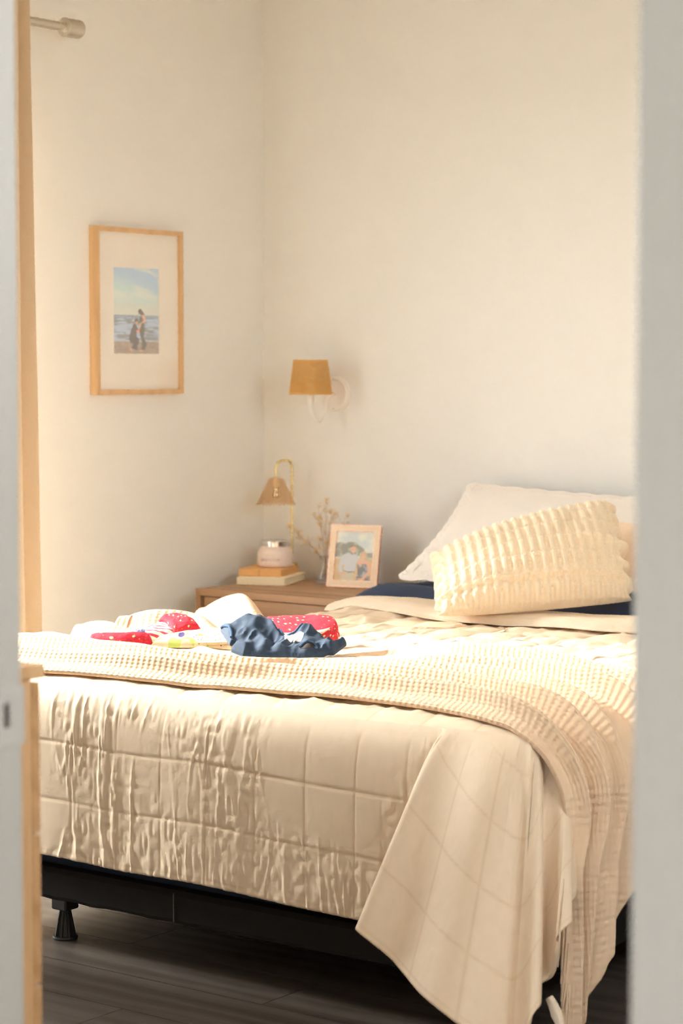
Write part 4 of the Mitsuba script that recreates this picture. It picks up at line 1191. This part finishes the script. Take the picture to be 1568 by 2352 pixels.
fwid = .0145
corner = [(PY0, PZ0), (PY1, PZ0), (PY1, PZ1), (PY0, PZ1)]
inn = [(PY0 + fwid, PZ0 + fwid), (PY1 - fwid, PZ0 + fwid), (PY1 - fwid, PZ1 - fwid), (PY0 + fwid, PZ1 - fwid)]
for i in range(4):
    j = (i + 1) % 4
    m = trimesh.creation.extrude_polygon(Polygon([corner[i], corner[j], inn[j], inn[i]]).buffer(-0.0002), 0.029); m.apply_translation([0, 0, .001])
    add('wall_picture__frame_rail' + ('' if i == 0 else '_%03d' % i), wall_pt(m), 'm_frame_wood', False)
PH = [(4.778, 1.2985), (4.976, 1.2985), (4.976, 1.5505), (4.778, 1.5505)]
m = trimesh.creation.extrude_polygon(Polygon(inn).buffer(.002).difference(Polygon(PH)), .002); m.apply_translation([0, 0, .0165])
add('wall_picture__mat_board', wall_pt(m), 'm_mat_board', False, label='cream mat board')
pq = np.array([[XW + .0172, y_, z_] for y_, z_ in PH])
add('wall_picture__photo', (pq, np.array([[0, 1, 2], [0, 2, 3]])), 'm_photo_beach', False, label='photograph of a couple on a beach by the sea', uv=np.array([[0, 0], [1, 0], [1, 1], [0, 1.0]]))
add('wall_picture__back_board', box(XW + .002, XW + .012, PY0 + .01, PY1 - .01, PZ0 + .01, PZ1 - .01), 'm_dark', False)
gq = np.array([[XW + .0235, y_, z_] for y_, z_ in inn])
add('wall_picture__glass', (gq, np.array([[0, 1, 2], [0, 2, 3]])), 'm_pane', False)

# ---- wall sconce
note('wall_sconce', 'white wall sconce with a curved arm and woven rattan shade on the back wall', 'wall lamp')
SX, SZ, SY = -4.133, 1.176, 5.366
plate = lathe([(0, 0), (.0555, 0), (.0555, .008), (.053, .013), (.046, .0165), (.040, .0150), (.038, .0150), (0, .0150)], 64)
plate.apply_transform(trimesh.transformations.rotation_matrix(math.pi / 2, [1, 0, 0])); plate.apply_translation([SX, YB, SZ])
add('wall_sconce__back_plate', plate, 'm_white_metal', 30)
for i, zz in enumerate((.046, -.046)):
    s_ = trimesh.creation.icosphere(2, .0022); s_.apply_translation([SX, YB - .0165, SZ + zz]); add('wall_sconce__screw' + ('' if i == 0 else '_001'), s_, 'm_plate', 40)
arm = spline([(SX, SY, 1.150), (SX, SY + .002, 1.128), (SX, SY + .014, 1.104), (SX, SY + .040, 1.089), (SX, SY + .064, 1.104), (SX, SY + .074, 1.136), (SX, SY + .086, 1.162), (SX, SY + .108, 1.176), (SX, YB - .013, 1.176)], 60)
add('wall_sconce__arm', tube(arm, .0045, 14), 'm_white_metal', 40)
add('wall_sconce__candle_sleeve', lathe([(0, 1.149), (.012, 1.149), (.012, 1.215), (.009, 1.217), (0, 1.217)], 28, (SX, SY, 0)), 'm_white_metal', 30)
add('wall_sconce__bulb', lathe([(0, 1.216), (.006, 1.216), (.011, 1.227), (.0135, 1.238), (.0115, 1.250), (.006, 1.260), (0, 1.264)], 28, (SX, SY, 0)), 'm_white_metal', 40)
mat('m_rattan', (0.66, 0.38, 0.115), 0.7, 0.3)
nst = 16
zb_, zt_, rb_, rt_ = 1.1785, 1.2780, .0640, .0505
stakes = []
for k in range(nst):
    a = 2 * math.pi * (k + .5) / nst
    pts = [(SX + math.cos(a) * (rb_ + (rt_ - rb_) * h), SY + math.sin(a) * (rb_ + (rt_ - rb_) * h), zb_ + (zt_ - zb_) * h) for h in np.linspace(0, 1, 12)]
    stakes.append(tube(pts, .0019, 7))
for k, stk in enumerate(stakes):
    add('wall_sconce__shade__stake' + ('' if k == 0 else '_%03d' % k), stk, 'm_rattan', 40)
nrow = 22
for k in range(nrow):
    h = (k + .8) / (nrow + .6)
    r0 = rb_ + (rt_ - rb_) * h; z0 = zb_ + (zt_ - zb_) * h
    a = np.linspace(0, 2 * math.pi, nst * 10 + 1)
    ph = 0 if k % 2 else math.pi
    rr = r0 + .0026 * np.cos(a * nst / 2 - math.pi / 2 + ph)
    pts = np.column_stack([SX + np.cos(a) * rr, SY + np.sin(a) * rr, z0 + .0003 * np.sin(a * 5 + k)])
    add('wall_sconce__shade__weaver' + ('' if k == 0 else '_%03d' % k), tube(pts, .00185, 6, False), 'm_rattan', 40)
for nm, z0, r0 in (('shade_rim', zb_, rb_), ('shade_rim_001', zt_, rt_)):
    a = np.linspace(0, 2 * math.pi, 241)
    ms = []
    for ph in (0, math.pi):
        rr = r0 + .0012 * np.cos(a * 30 + ph); ms.append(tube(np.column_stack([SX + np.cos(a) * rr, SY + np.sin(a) * rr, z0 + .0018 * np.sin(a * 30 + ph)]), .0022, 6, False))
    add('wall_sconce__' + nm, cat(*ms), 'm_rattan', 40)

# ---- curtain rod and curtain
note('curtain_rod', 'brushed metal curtain rod with a cylinder finial high on the left wall', 'curtain rod')
RX_, RZ_ = XW + .080, 2.207


def along_y(prof, y0):
    m = lathe(prof, 40); m.apply_transform(trimesh.transformations.rotation_matrix(-math.pi / 2, [1, 0, 0])); m.apply_translation([RX_, y0, RZ_]); return m


add('curtain_rod__rod', along_y([(0, 0), (.0125, 0), (.0125, 2.20), (0, 2.20)], 2.32), 'm_nickel', 30)
add('curtain_rod__finial', along_y([(0, 0), (.0145, 0), (.0145, .006), (.0255, .006), (.0262, .0075), (.0262, .066), (.0250, .068), (0, .068)], 4.508), 'm_nickel', 30)
add('curtain_rod__bracket', cat(box(XW, XW + .006, 4.33, 4.36, RZ_ - .04, RZ_ + .04, .002), box(XW + .004, RX_ + .016, 4.339, 4.351, RZ_ - .020, RZ_ - .0135, .001)), 'm_nickel', 20)
cy0, cy1 = 4.21, 4.318
nc_, nz_ = 260, 60
cu, cz = np.meshgrid(np.linspace(0, 1, nc_), np.linspace(0, 1, nz_))
yc = cy0 - .02 * (1 - cz) + (cy1 - cy0 + .050 * (1 - cz) ** 1.3) * cu
xc = RX_ + .046 + (.024 + .006 * (1 - cz)) * np.sin(cu * 2 * math.pi * 1.8 + .4 * np.sin(cz * 3) + 2.0) * sstep(1.0, .97, cu * 0 + cz * .0 + .5) + .006 * (FB(cu * 6, cz * 3, 0, 3, 81) - .5)
zc = .02 + (2.262 - .02) * cz
cp = np.stack([xc, yc, zc], -1)


def curt(p, n, uv):
    a = tnoise(p[1] * 700, p[2] * 700, p[0] * 700)
    return tmix((0.64, 0.50, 0.34), (0.70, 0.56, 0.40), a)


mat('m_curtain', proc(curt), 0.9, 0.1)
cn = vnormals(cp.reshape(-1, 3), grid_faces(nz_, nc_)).reshape(nz_, nc_, 3)
cb = cp - cn * .0018
k = nc_ * nz_; i = np.arange(k).reshape(nz_, nc_); ring = np.concatenate([i[0], i[1:, -1], i[-1, -2::-1], i[-2:0:-1, 0]]); r1 = np.roll(ring, -1)
gf = grid_faces(nz_, nc_)
add('curtain', (np.vstack([cp.reshape(-1, 3), cb.reshape(-1, 3)]), np.vstack([gf, gf[:, ::-1] + k, np.stack([ring, ring + k, r1 + k], 1), np.stack([ring, r1 + k, r1], 1)])), 'm_curtain', 40,
    label='tan floor-length curtain drawn to the right end of its rod on the left wall', category='curtain')

# ================================================================== DRESSER BESIDE THE DOOR
note('dresser', 'pale pine dresser standing just inside the door, seen from its side', 'dresser')
DXR = -2.050
DXL, DYB, DYF, DZT = DXR - .62, 1.70, 2.058, .862
add('dresser__top', box(DXL - .004, DXR + .004, DYB, DYF + .022, DZT - .018, DZT, .002), 'm_pine', 20)
add('dresser__side', box(DXR - .018, DXR, DYB + .004, DYF, 0, DZT - .018, .001), 'm_pine', 20)
add('dresser__side_001', box(DXL, DXL + .018, DYB + .004, DYF, 0, DZT - .018, .001), 'm_pine', 20)
add('dresser__back', box(DXL + .018, DXR - .018, DYB + .004, DYB + .012, .05, DZT - .018), 'm_pine', False)
zt = .838
for i in range(4):
    k = 'dresser__drawer' + ('' if i == 0 else '_%03d' % i)
    z1, z0 = zt, zt - .2005
    add(k, cat(box(DXL + .001, DXR - .0005, DYF + .0005, DYF + .0165, z0, z1, .0012), box(DXL + .03, DXR - .03, DYB + .03, DYF, z0 + .015, z1 - .02)), 'm_pine_shaded', 20)
    for j, xx in enumerate((DXL + .15, DXR - .15)):
        kb = lathe([(0, 0), (.007, 0), (.006, .010), (.014, .016), (.013, .024), (0, .026)], 20); kb.apply_transform(trimesh.transformations.rotation_matrix(-math.pi / 2, [1, 0, 0])); kb.apply_translation([xx, DYF + .0165, (z0 + z1) / 2])
        add(k + '__knob' + ('' if j == 0 else '_001'), kb, 'm_pine', 30)
    zt -= .2035
